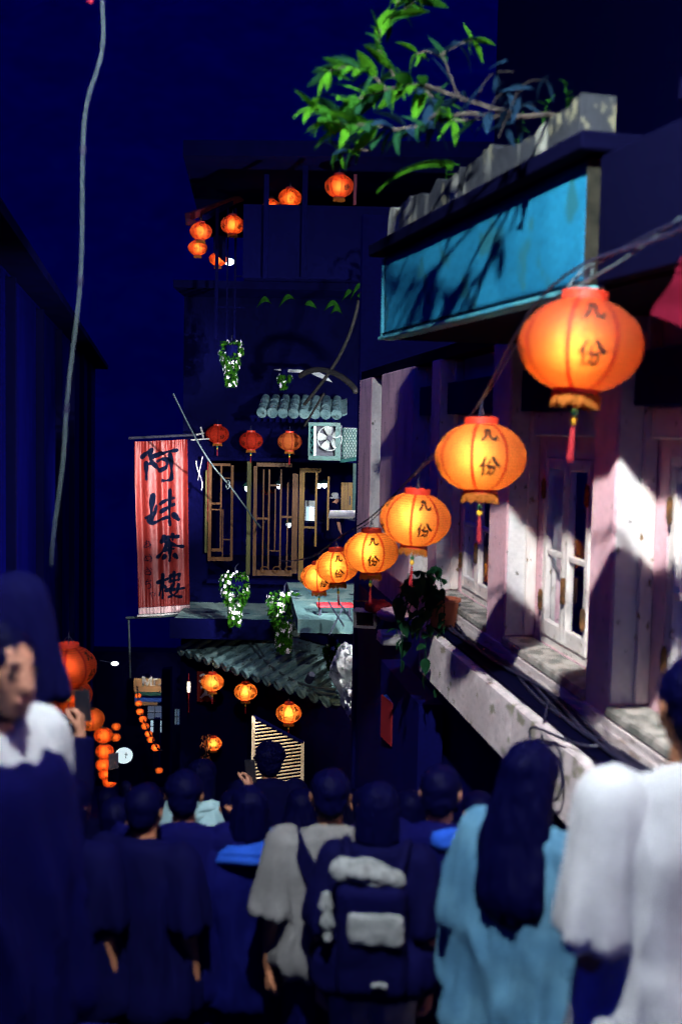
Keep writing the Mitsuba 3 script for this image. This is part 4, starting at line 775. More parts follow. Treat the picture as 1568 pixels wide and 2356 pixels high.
part(TH, 'upper_roof', moved(extr(Polygon([U(420, 480, 19)[[0, 1]].tolist(), (4.5, 18.6), (4.5, 27), (U(470, 480, 27)[0], 27)]), .25), frame_at((0, 0, U(500, 405, 20.5)[2]), (1, 0, 0))), 'dark_timber')
part(TH, 'balustrade', bx(U(560, 470, 19.0)[0], 3.2, 19.0, 19.08, U(660, 640, 19)[2], U(660, 471, 19)[2]), 'dark_timber')
part(TH, 'post', Q(694, 380, 706, 640, 18.9, .08), 'dark_timber'); part(TH, 'post', Q(606, 400, 617, 640, 18.9, .08), 'dark_timber')
part(TH, 'post', Q(813, 400, 820, 470, 18.4, .06), 'red_beam')
UG = 'lit lanterns along the top storey of the teahouse'
for u, v, y, d, t, pw, l in ((780, 428, 19.0, 66, -80, 20, 'lit red orange lantern at the top, right of all the teahouse lanterns'), (667, 455, 19.6, 54, -105, 26, 'lit lantern at the top cut off below by the dark balustrade'), (624, 474, 21.5, 40, 0, 16, 'lit lantern sliver peeping over the dark balustrade'),
        (535, 517, 19.6, 55, -70, 26, 'lit lantern hanging alone right of the stacked pair on the top storey'), (462, 532, 19.0, 51, -110, 30, 'upper lit lantern of the stacked pair at the top left of the teahouse'), (454.5, 570, 20.0, 44, -115, 30, 'lower lit lantern of the stacked pair at the top left of the teahouse')):
    lantern(U(u, v, y), l, UG, turn=t, size=d / FPX * y / .45, power=pw * 6, detail=1, weight=.7, pap='paper_deep')
k = lantern(U(501, 596, 21.4), 'lit lantern half hidden between two dark posts of the top storey', UG, turn=-110, size=.75, power=150, pap='paper_deep', detail=1, weight=.7)
part(TH, 'shutter', moved(extr(Polygon([(0, 0), (.22, -.18), (.22, .3), (0, .3)]), .04), frame_at(U(491, 581, 20.6), (1, 0, 0), (0, -1, 0))), 'dark_timber')
k = thing('spot_lamp', 'white lamp shining between the posts of the top storey', 'lamp'); b = trimesh.creation.icosphere(2, .07); b.apply_scale((1.4, 1, 1)); b.apply_translation(U(527, 602, 21.5)); scene[part(k, 'bulb', b, 'lamp_glass', True)]['emitter'] = {'type': 'area', 'radiance': rgb((2.2, 3.4, 4.2)), 'sampling_weight': .5}
part(k, 'bracket', tube([U(527, 602, 21.62), U(527, 590, 22)], .015, 5), 'dark_iron')
# pale underside of a roof edge above the tiled eave
for i, (p, l) in enumerate(((((630, 851), (668, 857), (700, 858), (706, 853), (690, 851), (650, 849)), 'pale lit roof edge above the tiled eave, left piece'), (((706, 853), (722, 850), (752, 866), (764, 880), (742, 872), (720, 862)), 'pale lit roof edge above the tiled eave, right piece'))):
    yy = 21.6; P = [U(u, v, yy) for u, v in p]; m = extr(Polygon([(q[0], q[2]) for q in P]), .10); R = np.eye(4); R[:3, :3] = [[1, 0, 0], [0, 0, -1], [0, 1, 0]]; m.apply_transform(R); m.apply_translation((0, yy, 0)); one('roof_edge', m, 'fan_metal', l, 'roof edge')
br = thing('climbing_plant', 'dark plant with strap leaves glinting above the tiled eave', 'plant')
for (u, v, du, dv_, y) in ((590, 708, 35, -8, 19.5), (640, 708, 40, -18, 19.5), (700, 700, 30, 12, 19), (745, 715, 40, -5, 19), (805, 690, 35, -30, 18), (820, 680, 30, 20, 18), (830, 700, 25, 30, 18), (760, 722, 30, 6, 19), (810, 670, -25, 25, 18), (835, 650, 20, 45, 18)):
    m, _ = sheet(lambda a, b: U(u + du * a, v + dv_ * a - 16 * math.sin(math.pi * a) * (1 if dv_ < 10 else .5), y) + np.array([0, .05 * (b - .5), .05 * math.sin(math.pi * min(1, a + .05)) * (b - .5) * 2]), 12, 3, (0, .003, .002)); part(br, 'leaf', m, 'leaf_mid', True)
part(br, 'stem', cat([tube(smoothpts(px([(700, 930, 19.5), (740, 880, 19), (790, 800, 18.4), (825, 690, 18)]), 20), .03, 6), tube(smoothpts(px([(690, 865, 19.3), (730, 850, 19), (790, 870, 18.5), (818, 900, 18)]), 16), .05, 6), tube(px([(745, 905, 19), (700, 980, 19.5)]), .02, 6)]), 'bark', True)
# three red lanterns under the tiled eave, lit from outside by the flood lamp
EG = 'red lanterns under the tiled eave'
for u, v, d, pap, pw, t, l in ((500, 999, 53, 'paper_red', 1.2, -80, 'red lantern with gold fringe nearest the red banner'), (577, 1014, 54, 'paper_red', .35, -60, 'dim plain red lantern, middle of the three under the tiled eave'), (666, 1016, 56, 'paper_lit', 2.2, -75, 'orange and red lantern left of the fan box')):
    y = .47 / d * FPX * .97; lantern(U(u, v, y), l, EG, turn=t, size=d / FPX * y / .45, power=pw, pap=pap, detail=2, weight=.3)
# lanterns under the lower canopy and in the dark street below
CG = 'lit lanterns under the lower tiled canopy'
for u, v, y, d, t, pw, l in ((488.5, 1570, 20.6, 54, -90, 34, 'lit lantern under the left part of the lower canopy'), (565, 1592, 20.4, 54, -70, 34, 'lit lantern under the middle of the lower canopy, its top hidden by the tiles'), (664, 1641, 18.9, 60, -65, 34, 'lit lantern under the right part of the lower canopy, above the slatted screen'), (491, 1711, 21.5, 41, -85, 34, 'smaller lit lantern hanging low beside orange leaves')):
    lantern(U(u, v, y), l, CG, turn=t, size=d / FPX * y / .45, power=pw * 7.5, detail=1 if d < 50 else 2, weight=.9)
plain('autumn_leaf', (.45, .12, .03), .7)
al = thing('maple_sprig', 'sprig of orange leaves lit by the low lantern', 'plant'); 
for i in range(46):
    key = numbered(al + '__leaf'); scene[key] = {**LEAVES[1], 'bsdf': bs('autumn_leaf'), 'to_world': leaf_to(U(rnd.uniform(462, 484), rnd.uniform(1690, 1725) if i < 34 else rnd.uniform(1735, 1760), 21.2), (rnd.uniform(-1, 1), rnd.uniform(-1, 1), rnd.uniform(-1, .4)), rnd.uniform(-1, 1), rnd.uniform(.5, .9))}
part(al, 'stem', tube(smoothpts(px([(480, 1688, 21.2), (474, 1720, 21.2), (473, 1765, 21.2)]), 10), .008, 5), 'bark')
rb = thing('cloth_sign', 'red cloth sign with white brush strokes behind the left canopy lantern', 'sign'); m, _ = sheet(lambda a, b: U(453 + 42 * a, 1545 + 70 * b, 22.2) + np.array([0, .03 * math.sin(a * 20), 0]), 24, 10, (0, .004, 0)); part(rb, 'cloth', m, 'banner_cloth', 40)
part(rb, 'character', cat([tube(smoothpts(px(q), 10), .022, 5) for q in ([(460, 1556, 22.14), (468, 1552, 22.14), (463, 1572, 22.14)], [(458, 1566, 22.14), (470, 1575, 22.14)], [(462, 1582, 22.14), (478, 1580, 22.14), (466, 1600, 22.14)], [(470, 1588, 22.14), (484, 1602, 22.14)], [(462, 1606, 22.14), (476, 1598, 22.14), (488, 1608, 22.14)])]), 'cloth_white')
# shop fronts on the left of the street and far down it
LW = lambda y: -2.05 - .172 * y
L_ = thing('row_house', 'dark row house running down the left side of the street', 'building')
lf = frame_at((LW(0), 0, 0), (-.172, 1, 0)); 
part(L_, 'wall', moved(bx(1.0, 46, .0, 3.0, -19, 2.2), lf), 'navy_timber'); part(L_, 'roof', moved(bx(.9, 46.2, -.5, 3.2, 2.2, 2.35), lf), 'dark_timber')
for i in range(9): part(L_, 'post', moved(bx(3 + 4.6 * i, 3.16 + 4.6 * i, -.14, -.002, -18, 2.1), lf), 'dark_timber')
for i in range(8): w = part(L_, 'shutter', moved(cbx(3.2, .06, 2.0, .01), lf @ frame_at((5.4 + 4.6 * i, -.04, gz(5.4 + 4.6 * i) + 2.3), (1, 0, 0))), 'dark_timber')
FS = thing('far_shop', 'shop front with lit boards far down the street', 'building'); y = 44
part(FS, 'wall', bx(U(200, 1600, y)[0], U(520, 1600, y)[0], y, y + 1, gz(44) - 1, U(300, 1500, y)[2]), 'dark_timber'); part(FS, 'pillar', Q(371, 1540, 391, 1800, 42, .5), 'dark_timber'); part(FS, 'pillar', Q(352, 1655, 366, 1770, 42.5, .3), 'navy_wall'); part(FS, 'pillar', Q(414, 1540, 428, 1800, 41, .5), 'dark_timber')
plain('sign_tan', (.40, .22, .10), .7); plain('sign_blue', (.03, .10, .45), .6)
fs = thing('shop_sign', 'tan and blue shop sign with white lettering far down the street', 'sign'); part(fs, 'board', Q(307, 1562, 371, 1592, 43.5, .1), 'sign_tan'); part(fs, 'board', Q(309, 1594, 371, 1601, 43.4, .3), 'green_frame'); part(fs, 'board', Q(309, 1603, 371, 1615, 43.5, .1), 'sign_blue'); part(fs, 'board', Q(309, 1617, 362, 1623, 43.4, .2), 'sign_tan')
tm = meshkit.text_mesh('Mr. S', .36, .03, True); a = U(325, 1577, 43.45); tm.apply_transform(frame_at(a, (1, 0, .02), (0, -1, 0))); part(fs, 'lettering', tm, 'fan_metal')
for i, (r_, l, c, p) in enumerate((((346, 1658, 371, 1686), 'pale lit shop window far down the street', (.55, .8, 1.0), .55), ((340, 1625, 371, 1655), 'dim blue shop window above the pale lit one', (.2, .35, .6), .12), ((430, 1570, 438, 1592), 'long white paper lamp left of the canopy lanterns', (1.0, .80, .55), 1.6), ((402, 1632, 412, 1668), 'dim blue strip window right of the far pillar', (.3, .5, .6), .14))):
    k = thing('lit_window' if i != 2 else 'paper_lamp', l, 'window' if i != 2 else 'lamp'); yy = 43 if i != 2 else 21.5
    scene[part(k, 'pane' if i != 2 else 'shade', Q(*r_, yy, .05) if i != 2 else moved(lathe([(.01, -.1), (.03, -.1), (.035, 0), (.03, .1), (.01, .1)], 14), frame_at(U(434, 1581, yy), (1, 0, 0))), 'lamp_glass')]['emitter'] = {'type': 'area', 'radiance': rgb([p * q for q in c]), 'sampling_weight': .3}
    if i != 2:
        u0, v0, u1, v1 = r_; part(k, 'frame', cat([Q(u0 - 1, v0 - 1, u1 + 1, v0, yy - .06, .1), Q(u0 - 1, v1, u1 + 1, v1 + 1, yy - .06, .1), Q((u0 + u1) / 2 - .6, v0, (u0 + u1) / 2 + .6, v1, yy - .06, .05), Q(u0, (v0 + v1) / 2 - .5, u1, (v0 + v1) / 2 + .5, yy - .06, .05)]), 'dark_iron')
    else: part(k, 'cap', cat([tube([U(434, 1566, yy), U(434, 1550, yy)], .01, 5), tube([U(434, 1592, yy), U(434, 1640, yy)], .012, 6)]), 'red_silk')
downlight(U(340, 1556, 42.6), (.0, .9, -.5), 5, 'added lamp over the tan and blue shop sign', (1, .9, .75), .12)  # unseen lamp added so the sign boards show
k = thing('round_sign', 'white oval sign glowing beyond the stacked lanterns on the left', 'sign'); yy = 29; c = U(285, 1738, yy)
e = trimesh.creation.cylinder(.25, .10, sections=36); e.apply_scale((.90, .84, 1)); e.apply_transform(frame_at(c, (1, .15, 0), (0, -1, 0))); scene[part(k, 'face', e, 'lamp_glass', 30)]['emitter'] = {'type': 'area', 'radiance': rgb((.62, .80, .84)), 'sampling_weight': .4}
part(k, 'mark', cat([tube([c + (.03, -.06, .05), c + (.10, -.06, .03)], .01, 4), tube([c + (.07, -.06, .09), c + (.06, -.06, -.06)], .01, 4)]), 'dark_iron'); part(k, 'rim', moved(tube([(.235 * math.cos(t), .215 * math.sin(t), .0) for t in np.linspace(0, 6.29, 40)], .012, 6), frame_at(c, (1, .15, 0), (0, -1, 0))), 'dark_iron')
k = thing('awning', 'small corrugated awning in front of the white oval sign', 'awning'); m, _ = sheet(lambda a, b: U(250 + 22 * a, 1736 + 36 * b - 4 * a, 27.5 - .5 * b) + np.array([0, 0, .012 * math.sin(a * 50)]), 40, 4, (0, .01, 0)); part(k, 'sheet', m, 'fan_metal'); part(k, 'front', Q(248, 1772, 274, 1800, 27.2, .05), 'dark_timber')
FG = {'a': 'lit lanterns stacked in a string down the left of the street', 'b': 'small lit lanterns far down the street, left string', 'c': 'small lit lanterns far down the street, right string'}
far = [('a', 208, 1655, 22.0, 66, 10, 'lit lantern at the top of the left string, partly hidden'), ('a', 238, 1692, 27, 45, 24, 'second lantern of the left string, characters facing out'), ('a', 240.5, 1729, 29, 43, 26, 'third lantern of the left string, left of the white oval sign'), ('a', 238, 1760, 31, 38, 26, 'fourth lantern of the left string'), ('a', 244, 1781, 33, 36, 24, 'fifth lantern of the left string, low down'), ('a', 252, 1799, 35, 34, 20, 'lowest lantern of the left string, half hidden by the crowd'),
       ('b', 267, 1672, 36, 22, 14, 'narrow lit lantern left of the small far cluster'), ('b', 266, 1697, 36, 24, 14, 'lantern below the narrow one left of the small far cluster'), ('b', 296.5, 1658, 46, 18, 22, 'topmost lantern of the small far cluster'), ('b', 294, 1675, 46, 18, 22, 'second lantern of the small far cluster'), ('b', 290, 1688, 48, 17, 18, 'third lantern of the small far cluster'), ('b', 282, 1687, 50, 17, 14, 'left lantern of the small far cluster'), ('b', 284, 1698, 48, 16, 14, 'lowest lantern of the small far cluster'),
       ('c', 317.5, 1601, 36, 15, 26, 'first and highest lantern of the far right string'), ('c', 319, 1619, 35, 17, 26, 'second lantern of the far right string'), ('c', 322, 1638, 34, 18.5, 26, 'third lantern of the far right string'), ('c', 328.5, 1655, 33, 19, 26, 'fourth lantern of the far right string'), ('c', 334, 1671, 32, 19, 26, 'fifth lantern of the far right string'), ('c', 341.5, 1689, 31, 19, 26, 'sixth lantern of the far right string'), ('c', 346.5, 1702, 30, 18, 26, 'seventh lantern of the far right string'), ('c', 357.5, 1720, 29, 21, 30, 'last lantern of the far right string, lowest and largest')]
for g, u, v, y, d, pw, l in far: lantern(U(u, v, y), l, FG[g], turn=rnd.uniform(-140, -60), size=d / FPX * y / .45, power=pw * 1.7, pap='paper_deep' if g == 'a' and v > 1660 else 'paper_lantern', detail=0, weight=.25, yscale=1.05)
lantern(U(366, 1773, 26), 'small lit lantern low above the heads of the crowd', 'lit lanterns low over the crowd', size=.42, power=22, detail=0, weight=.25)
lantern(U(158, 1534, 9.6), 'large red orange lantern partly hidden behind the tall dark back at the left', 'red orange lanterns at the left', turn=-40, size=1.05, power=26, pap='paper_deep', detail=2, weight=.6, yscale=1.0)
lantern(U(160, 1600, 11.2), 'red orange lantern below the large one at the left', 'red orange lanterns at the left', turn=-60, size=1.0, power=26, pap='paper_deep', detail=2, weight=.6)
one('street_wire', cat([tube(smoothpts(px([(315, 1580, 36.5), (318, 1610, 35.5), (335, 1668, 32), (358, 1716, 29), (372, 1726, 27)]), 30), .02, 5), tube(smoothpts(px([(176, 1500, 9.6), (205, 1625, 21.5), (236, 1672, 27), (244, 1765, 33)]), 30), .014, 5)]), 'black_cable', 'black wires carrying the lantern strings down the street', 'wire')
k = thing('street_lamp', 'tiny white lamp high on the dark left side of the street', 'lamp'); b = trimesh.creation.icosphere(2, .05); b.apply_scale((1.3, 1, .8)); b.apply_translation(U(264, 1527, 19)); scene[part(k, 'bulb', b, 'lamp_glass', True)]['emitter'] = {'type': 'area', 'radiance': rgb((2.0, 2.2, 2.2)), 'sampling_weight': .2}
part(k, 'arm', tube([U(264, 1527, 19.06), U(230, 1520, 19.3)], .012, 5), 'dark_iron')
# ------------------------------------------------------------------ people on the stairs; local axes x right, y forward, z up, feet at the origin
plain('skin', (.34, .16, .10), .55, .2); plain('skin_tan', (.24, .10, .05), .55, .2); plain('hair_black', (.0004, .0005, .014), .6, .03); plain('eye_dark', (.01, .008, .008), .2, .5); plain('lip', (.40, .12, .10), .5)
def cloth(name, c, c2=None, sc=8, rough=.85):
    c2 = c2 or tuple(x * .82 for x in c)
    bumped(name, worn(c, c2, (sc, sc, sc), fine=260), rough, lambda p, n, uv: mikit.fbm(p.x * 300, p.y * 300, p.z * 300, 2), .0005, .06)
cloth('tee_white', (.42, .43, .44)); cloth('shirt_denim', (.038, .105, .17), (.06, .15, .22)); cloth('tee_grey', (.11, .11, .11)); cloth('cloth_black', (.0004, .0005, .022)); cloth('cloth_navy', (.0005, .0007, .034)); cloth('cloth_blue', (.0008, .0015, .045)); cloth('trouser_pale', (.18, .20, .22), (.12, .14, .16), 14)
cloth('hoodie_cyan', (.30, .47, .50)); cloth('scarf_blue', (.010, .05, .30)); cloth('bag_white', (.16, .17, .17), (.11, .12, .12), 20); cloth('cap_teal', (.001, .012, .035)); cloth('strap_black', (.0006, .0006, .02)); plain('phone_body', (.01, .01, .015), .3, .5); plain('phone_case', (.35, .28, .55), .4)
def striped(p, n, uv):
    s = p.z * 36 + .15 * p.x; return mikit.mix((.006, .006, .03), (.55, .42, .46), mikit.smoothstep(.30, .42, dr.abs(s - dr.floor(s) - .5) * -1 + .75))
plain('sleeve_striped', mikit.proc(striped), .85)
def sph(p, r, n=16): return m3.Manifold.sphere(float(r), n).translate(tuple(map(float, p)))
def chain(pts, radii, n=16):
    s = [sph(p, r, n) for p, r in zip(pts, radii)]
    return [m3.Manifold.batch_hull([a, b]) for a, b in zip(s, s[1:])]
def cuff(p, d, r):
    F = frame_at(p, np.cross(d, (.31, .9, .12)), d); return m3.Manifold.cylinder(.012, float(r), float(r), 24).transform(F[:3])
def ell(p, s, n=28): return m3.Manifold.sphere(1.0, n).scale(tuple(map(float, s))).translate(tuple(map(float, p)))
def fuse(parts, L, it=8):
    m = m3.Manifold.batch_boolean(parts, m3.OpType.Add)
    m = m.refine_to_length(L).to_mesh(); t = trimesh.Trimesh(m.vert_properties[:, :3], m.tri_verts, process=False); t.merge_vertices()
    trimesh.smoothing.filter_taubin(t, iterations=it); return t
def crease(m, amp, sc=(16, 16, 5), seed=0):
    v = m.vertices; n = m.vertex_normals; k = meshkit.fbm(v * np.array(sc) + seed * 7.3, 3, seed)
    k2 = np.abs(meshkit.fbm(v * np.array(sc) * .55 + seed * 3.1 + 20, 2, seed + 5) - .5) * 2
    m.vertices = v + n * ((k - .36) * amp * 1.2 - (1 - k2) ** 4 * amp * .8)[:, None]; return m
def drape(m, amp, k, seed=0):
    """long soft folds that hang from the shoulders and deepen towards the hem"""
    v = m.vertices; n = m.vertex_normals; z = v[:, 2] / k
    a = meshkit.fbm(np.c_[v[:, 0] * 11 + v[:, 1] * 7 + seed * 3.7, v[:, 1] * 11 - v[:, 0] * 4, z * 1.3 + v[:, 0] * 1.5], 2, seed)
    r = 1 - np.abs(2 * a - 1); w = np.clip((1.46 - z) / .35, .10, 1.0)
    m.vertices = v + n * ((r ** 1.6 - .35) * amp * w)[:, None]; return m
def hand(wrist, d, up, side, curl=.5, s=1.0):
    """palm, four fingers and a thumb; d: direction of the palm, up: back of the hand, side: +1 if the thumb is on the +x side of (d, up)"""
    d = np.asarray(d, float); d /= np.linalg.norm(d); up = np.asarray(up, float); up = up - d * (up @ d); up /= np.linalg.norm(up); x = np.cross(d, up) * side
    P = lambda a, b, c: np.asarray(wrist) + (x * a + d * b + up * c) * s
    out = [m3.Manifold.batch_hull([sph(P(.020, .012, 0), .017 * s), sph(P(-.022, .012, 0), .016 * s), sph(P(.034, .078, 0), .012 * s), sph(P(-.034, .072, 0), .011 * s)])]
    for i, (a, L) in enumerate(((.032, .068), (.011, .076), (-.011, .070), (-.032, .055))):
        c = curl * (1 + .12 * i); p = [P(a, .078 - .004 * abs(i - 1), 0)]; ang = .25
        for k in range(3):
            ang += c * (.9 if k else .6); q = p[-1] + (d * math.cos(ang) - up * math.sin(ang)) * L * (.42, .32, .26)[k] * s; p.append(q)
        out += chain(p, np.array([.0098, .0090, .0082, .0072]) * s, 10)
    t = [P(.026, .020, -.004), P(.052, .046, -.014), P(.060, .076, -.026 - .02 * curl), P(.052, .100, -.034 - .03 * curl)]
    return out + chain(t, np.array([.014, .0115, .010, .0085]) * s, 10)
def human(h=1.7, male=True, arms=None, lean=0.0, head_turn=0.0, head_tilt=0.0, top='tee', top_mat='cloth_black', leg_mat='cloth_navy', hair='short', step=.12, seed=0, fine=True, face=False, sleeve=.62, skin='skin', loose=1.0, hem=.80, hair_mat='hair_black'):
    """list of (name, mesh, material); arms: (left, right), each (elbow offset, wrist offset, curl) or None for hanging"""
    k = h / 1.72; w = 1.0 if male else .90; r = random.Random(seed)
    def B(x, y, z): return np.array([x * k, (y + lean * max(0, z - .95)) * k, z * k])
    hip = [B(-.085, 0, .91), B(.085, 0, .91)]; knee = [B(-.095, .02 + step * .4, .49), B(.095, .03 - step * .3, .49)]; ank = [B(-.10, step * .5 - .02, .09), B(.10, -step * .5 - .02, .09)]
    sh = [B(-.185 * w, -.005, 1.415), B(.185 * w, -.005, 1.415)]; neck0, neck1 = B(0, -.012, 1.44), B(0, .004, 1.545); hc = B(0, .022, 1.615)
    R, Rt = .097 * k, 1.0
    skinp = []; W_ = []
    skinp += [m3.Manifold.batch_hull([sph(B(-.075, 0, .95), .10 * k), sph(B(.075, 0, .95), .10 * k), sph(B(-.075 * w, .01, 1.10), .095 * k), sph(B(.075 * w, .01, 1.10), .095 * k)]),
              m3.Manifold.batch_hull([sph(B(-.075 * w, .01, 1.10), .095 * k), sph(B(.075 * w, .01, 1.10), .095 * k), sph(B(-.10 * w, .0, 1.32), .095 * k), sph(B(.10 * w, .0, 1.32), .095 * k), sph(B(-.13 * w, -.005, 1.40), .055 * k), sph(B(.13 * w, -.005, 1.40), .055 * k), sph(B(0, -.01, 1.44), .055 * k)])]
    skinp += chain([neck0, neck1], [.058 * k * w, .052 * k * w])
    for s in (0, 1): skinp += chain([hip[s], knee[s], ank[s]], [.088 * k, .056 * k, .040 * k])
    arm_pts = []
    for s in (0, 1):
        sg = -1 if s == 0 else 1; a = arms[s] if arms and arms[s] else ((.045 * sg, -.03, -.285), (.015 * sg, .05, -.25), .45)
        e = sh[s] + np.array(a[0]) * k; wv = np.array(a[1]) * k; wr = e + wv; arm_pts.append((sh[s], e, wr))
        skinp += chain([sh[s], e, wr], [.052 * k * w, .040 * k * w, .027 * k * w])
        up = np.array([sg, 0, 0]) if abs(wv[2]) > .6 * np.linalg.norm(wv) else np.array([0, -.3, 1.0])
        side = (-1 if s == 0 else 1) * (1 if abs(wv[2]) > .6 * np.linalg.norm(wv) else -1)
        skinp += hand(wr, wv + np.array([0, .02, 0]), up, side * (1 if wv[2] < 0 else -1), a[2], k)
    # head about its own centre, then turned
    ct, st_ = math.cos(head_turn), math.sin(head_turn); cx, sx = math.cos(head_tilt), math.sin(head_tilt)
    HR = np.array([[ct, -st_, 0], [st_, ct, 0], [0, 0, 1]]) @ np.array([[1, 0, 0], [0, cx, -sx], [0, sx, cx]])
    def HM(m): return m.transform(np.c_[HR, hc])
    hd = [ell((0, -.012, .032), (.074 * k, .094 * k, .084 * k)), m3.Manifold.batch_hull([ell((0, .028, .005), (.060 * k, .062 * k, .060 * k), 20), ell((0, .050, -.066), (.036 * k, .036 * k, .030 * k), 16), ell((0, -.01, -.045), (.056 * k, .055 * k, .030 * k), 16)])]
    hd.append(m3.Manifold.batch_hull([sph((0, .082 * k, .020 * k), .008 * k, 10), sph((0, .104 * k, -.022 * k), .0105 * k, 10), sph((-.014 * k, .088 * k, -.026 * k), .007 * k, 8), sph((.014 * k, .088 * k, -.026 * k), .007 * k, 8)]))
    hd.append(m3.Manifold.batch_hull([ell((-.014 * k, .083 * k, -.050 * k), (.014 * k, .008 * k, .005 * k), 10), ell((.014 * k, .083 * k, -.050 * k), (.014 * k, .008 * k, .005 * k), 10)]))
    hd.append(m3.Manifold.batch_hull([sph((-.028 * k, .076 * k, .032 * k), .010 * k, 8), sph((.028 * k, .076 * k, .032 * k), .010 * k, 8)]))
    for sg in (-1, 1):
        hd.append(m3.Manifold.batch_hull([ell((sg * .076 * k, -.018 * k, .012 * k), (.007 * k, .018 * k, .022 * k), 12), ell((sg * .073 * k, -.008 * k, -.022 * k), (.006 * k, .010 * k, .010 * k), 10)]) + ell((sg * .082 * k, -.024 * k, .012 * k), (.006 * k, .016 * k, .026 * k), 12))
    skinp += [HM(q) for q in hd]
    out = [('body', fuse(skinp, .014 if fine else .03, 5), skin)]
    if face:
        ey = [moved(trimesh.creation.icosphere(2, .0105 * k), np.vstack([np.c_[HR, hc + HR @ np.array([sg * .030 * k, .0755 * k, .012 * k])], [0, 0, 0, 1]])) for sg in (-1, 1)]
        out += [('eye', q, 'eye_dark') for q in ey]; m = trimesh.creation.icosphere(2, 1); m.apply_scale((.019 * k, .007 * k, .006 * k)); m.apply_transform(np.vstack([np.c_[HR, hc + HR @ np.array([0, .088 * k, -.050 * k])], [0, 0, 0, 1]])); out.append(('lips', m, 'lip'))
        for sg in (-1, 1): out.append(('eyebrow', moved(tube([(sg * (.016 + .030 * t) * k, (.088 - .010 * t) * k, (.034 + .004 * math.sin(3 * t)) * k) for t in np.linspace(0, 1, 6)], [.0025, .0035, .0035, .003, .0025, .0015], 6), np.vstack([np.c_[HR, hc], [0, 0, 0, 1]])), hair_mat))
    # trousers, shoes
    tp = [m3.Manifold.batch_hull([sph(B(-.085, -.01, .94), .118 * k), sph(B(.085, -.01, .94), .118 * k), sph(B(-.075, 0, 1.04), .108 * k), sph(B(.075, 0, 1.04), .108 * k)])]
    for s in (0, 1): tp += chain([hip[s], knee[s], ank[s] + (0, 0, .02)], [.104 * k * min(loose, 1.2) ** .5, .080 * k * min(loose, 1.3), .066 * k * min(loose, 1.3)])
    out.append(('trousers', crease(fuse(tp, .028 if fine else .05, 6), .014, seed=seed + 3), leg_mat))
    shoe = []
    for s in (0, 1): shoe += [m3.Manifold.batch_hull([sph(ank[s] + np.array([0, -.035, -.045]) * k, .038 * k), sph(ank[s] + np.array([0, .09, -.055]) * k, .034 * k), sph(ank[s] + np.array([0, .15, -.062]) * k, .026 * k), sph(ank[s] + np.array([0, 0, .0]) * k, .046 * k)])]
    out.append(('shoes', fuse(shoe, .03, 4), 'cloth_black'))
    # upper garment
    gp = []; g = .014 + .016 * loose
    gp.append(m3.Manifold.batch_hull([sph(B(-.085, -.0, hem), (.128 + g * 1.2) * k), sph(B(.085, 0, hem), (.128 + g * 1.2) * k), sph(B(-.08 * w, .01, 1.10), (.098 + g) * k), sph(B(.08 * w, .01, 1.10), (.098 + g) * k)]))
    gp.append(m3.Manifold.batch_hull([sph(B(-.08 * w, .01, 1.10), (.098 + g) * k), sph(B(.08 * w, .01, 1.10), (.098 + g) * k), sph(B(-.105 * w, 0, 1.32), (.098 + g * .8) * k), sph(B(.105 * w, 0, 1.32), (.098 + g * .8) * k), sph(B(-.15 * w, -.005, 1.40), (.055 + g * .5) * k), sph(B(.15 * w, -.005, 1.40), (.055 + g * .5) * k), sph(B(0, -.035, 1.450), .078 * k), sph(B(-.07, -.035, 1.44), .066 * k), sph(B(.07, -.035, 1.44), .066 * k)]))
    for s in (0, 1):
        a, e, wr = arm_pts[s]; q = a + (e - a) * min(1, sleeve * 1.45) if sleeve < .7 else e
        rr = [(.070 + g * .7) * k * w, (.060 + g * 1.0) * k * w]
        if sleeve < .7: gp.append(m3.Manifold.batch_hull([sph(a, rr[0]), cuff(q, e - a, rr[1])]))
        else: gp += chain([a, e], [rr[0], (.052 + g) * k * w]) + [m3.Manifold.batch_hull([sph(e, (.052 + g) * k * w), cuff(e + (wr - e) * (sleeve - .03), wr - e, (.044 + g * .7) * k * w)])]
    gm = m3.Manifold.batch_boolean(gp, m3.OpType.Add) - m3.Manifold.cube((3, 3, 3), True).translate((0, 0, (hem - .055) * k - 1.5)) - sph(B(0, .045, 1.505), .056 * k, 24)
    gmesh = gm.refine_to_length(.022 if fine else .045).to_mesh(); t = trimesh.Trimesh(gmesh.vert_properties[:, :3], gmesh.tri_verts, process=False); t.merge_vertices(); trimesh.smoothing.filter_taubin(t, iterations=7)
    out.append(('shirt', drape(t, (.085 if top_mat == 'shirt_denim' else .055) * loose ** .5, k, seed), top_mat))
    if fine and hair != 'hood': out.append(('collar', moved(tube([(.063 * k * math.cos(a), .052 * k * math.sin(a), (.010 - .022 * math.sin(a)) * k) for a in np.linspace(0, 2 * math.pi, 30)], .0085 * k, 8), frame_at(B(0, -.010, 1.478), (1, 0, 0))), top_mat))
    # hair
    def HV(p): return hc + HR @ (np.asarray(p) * k)
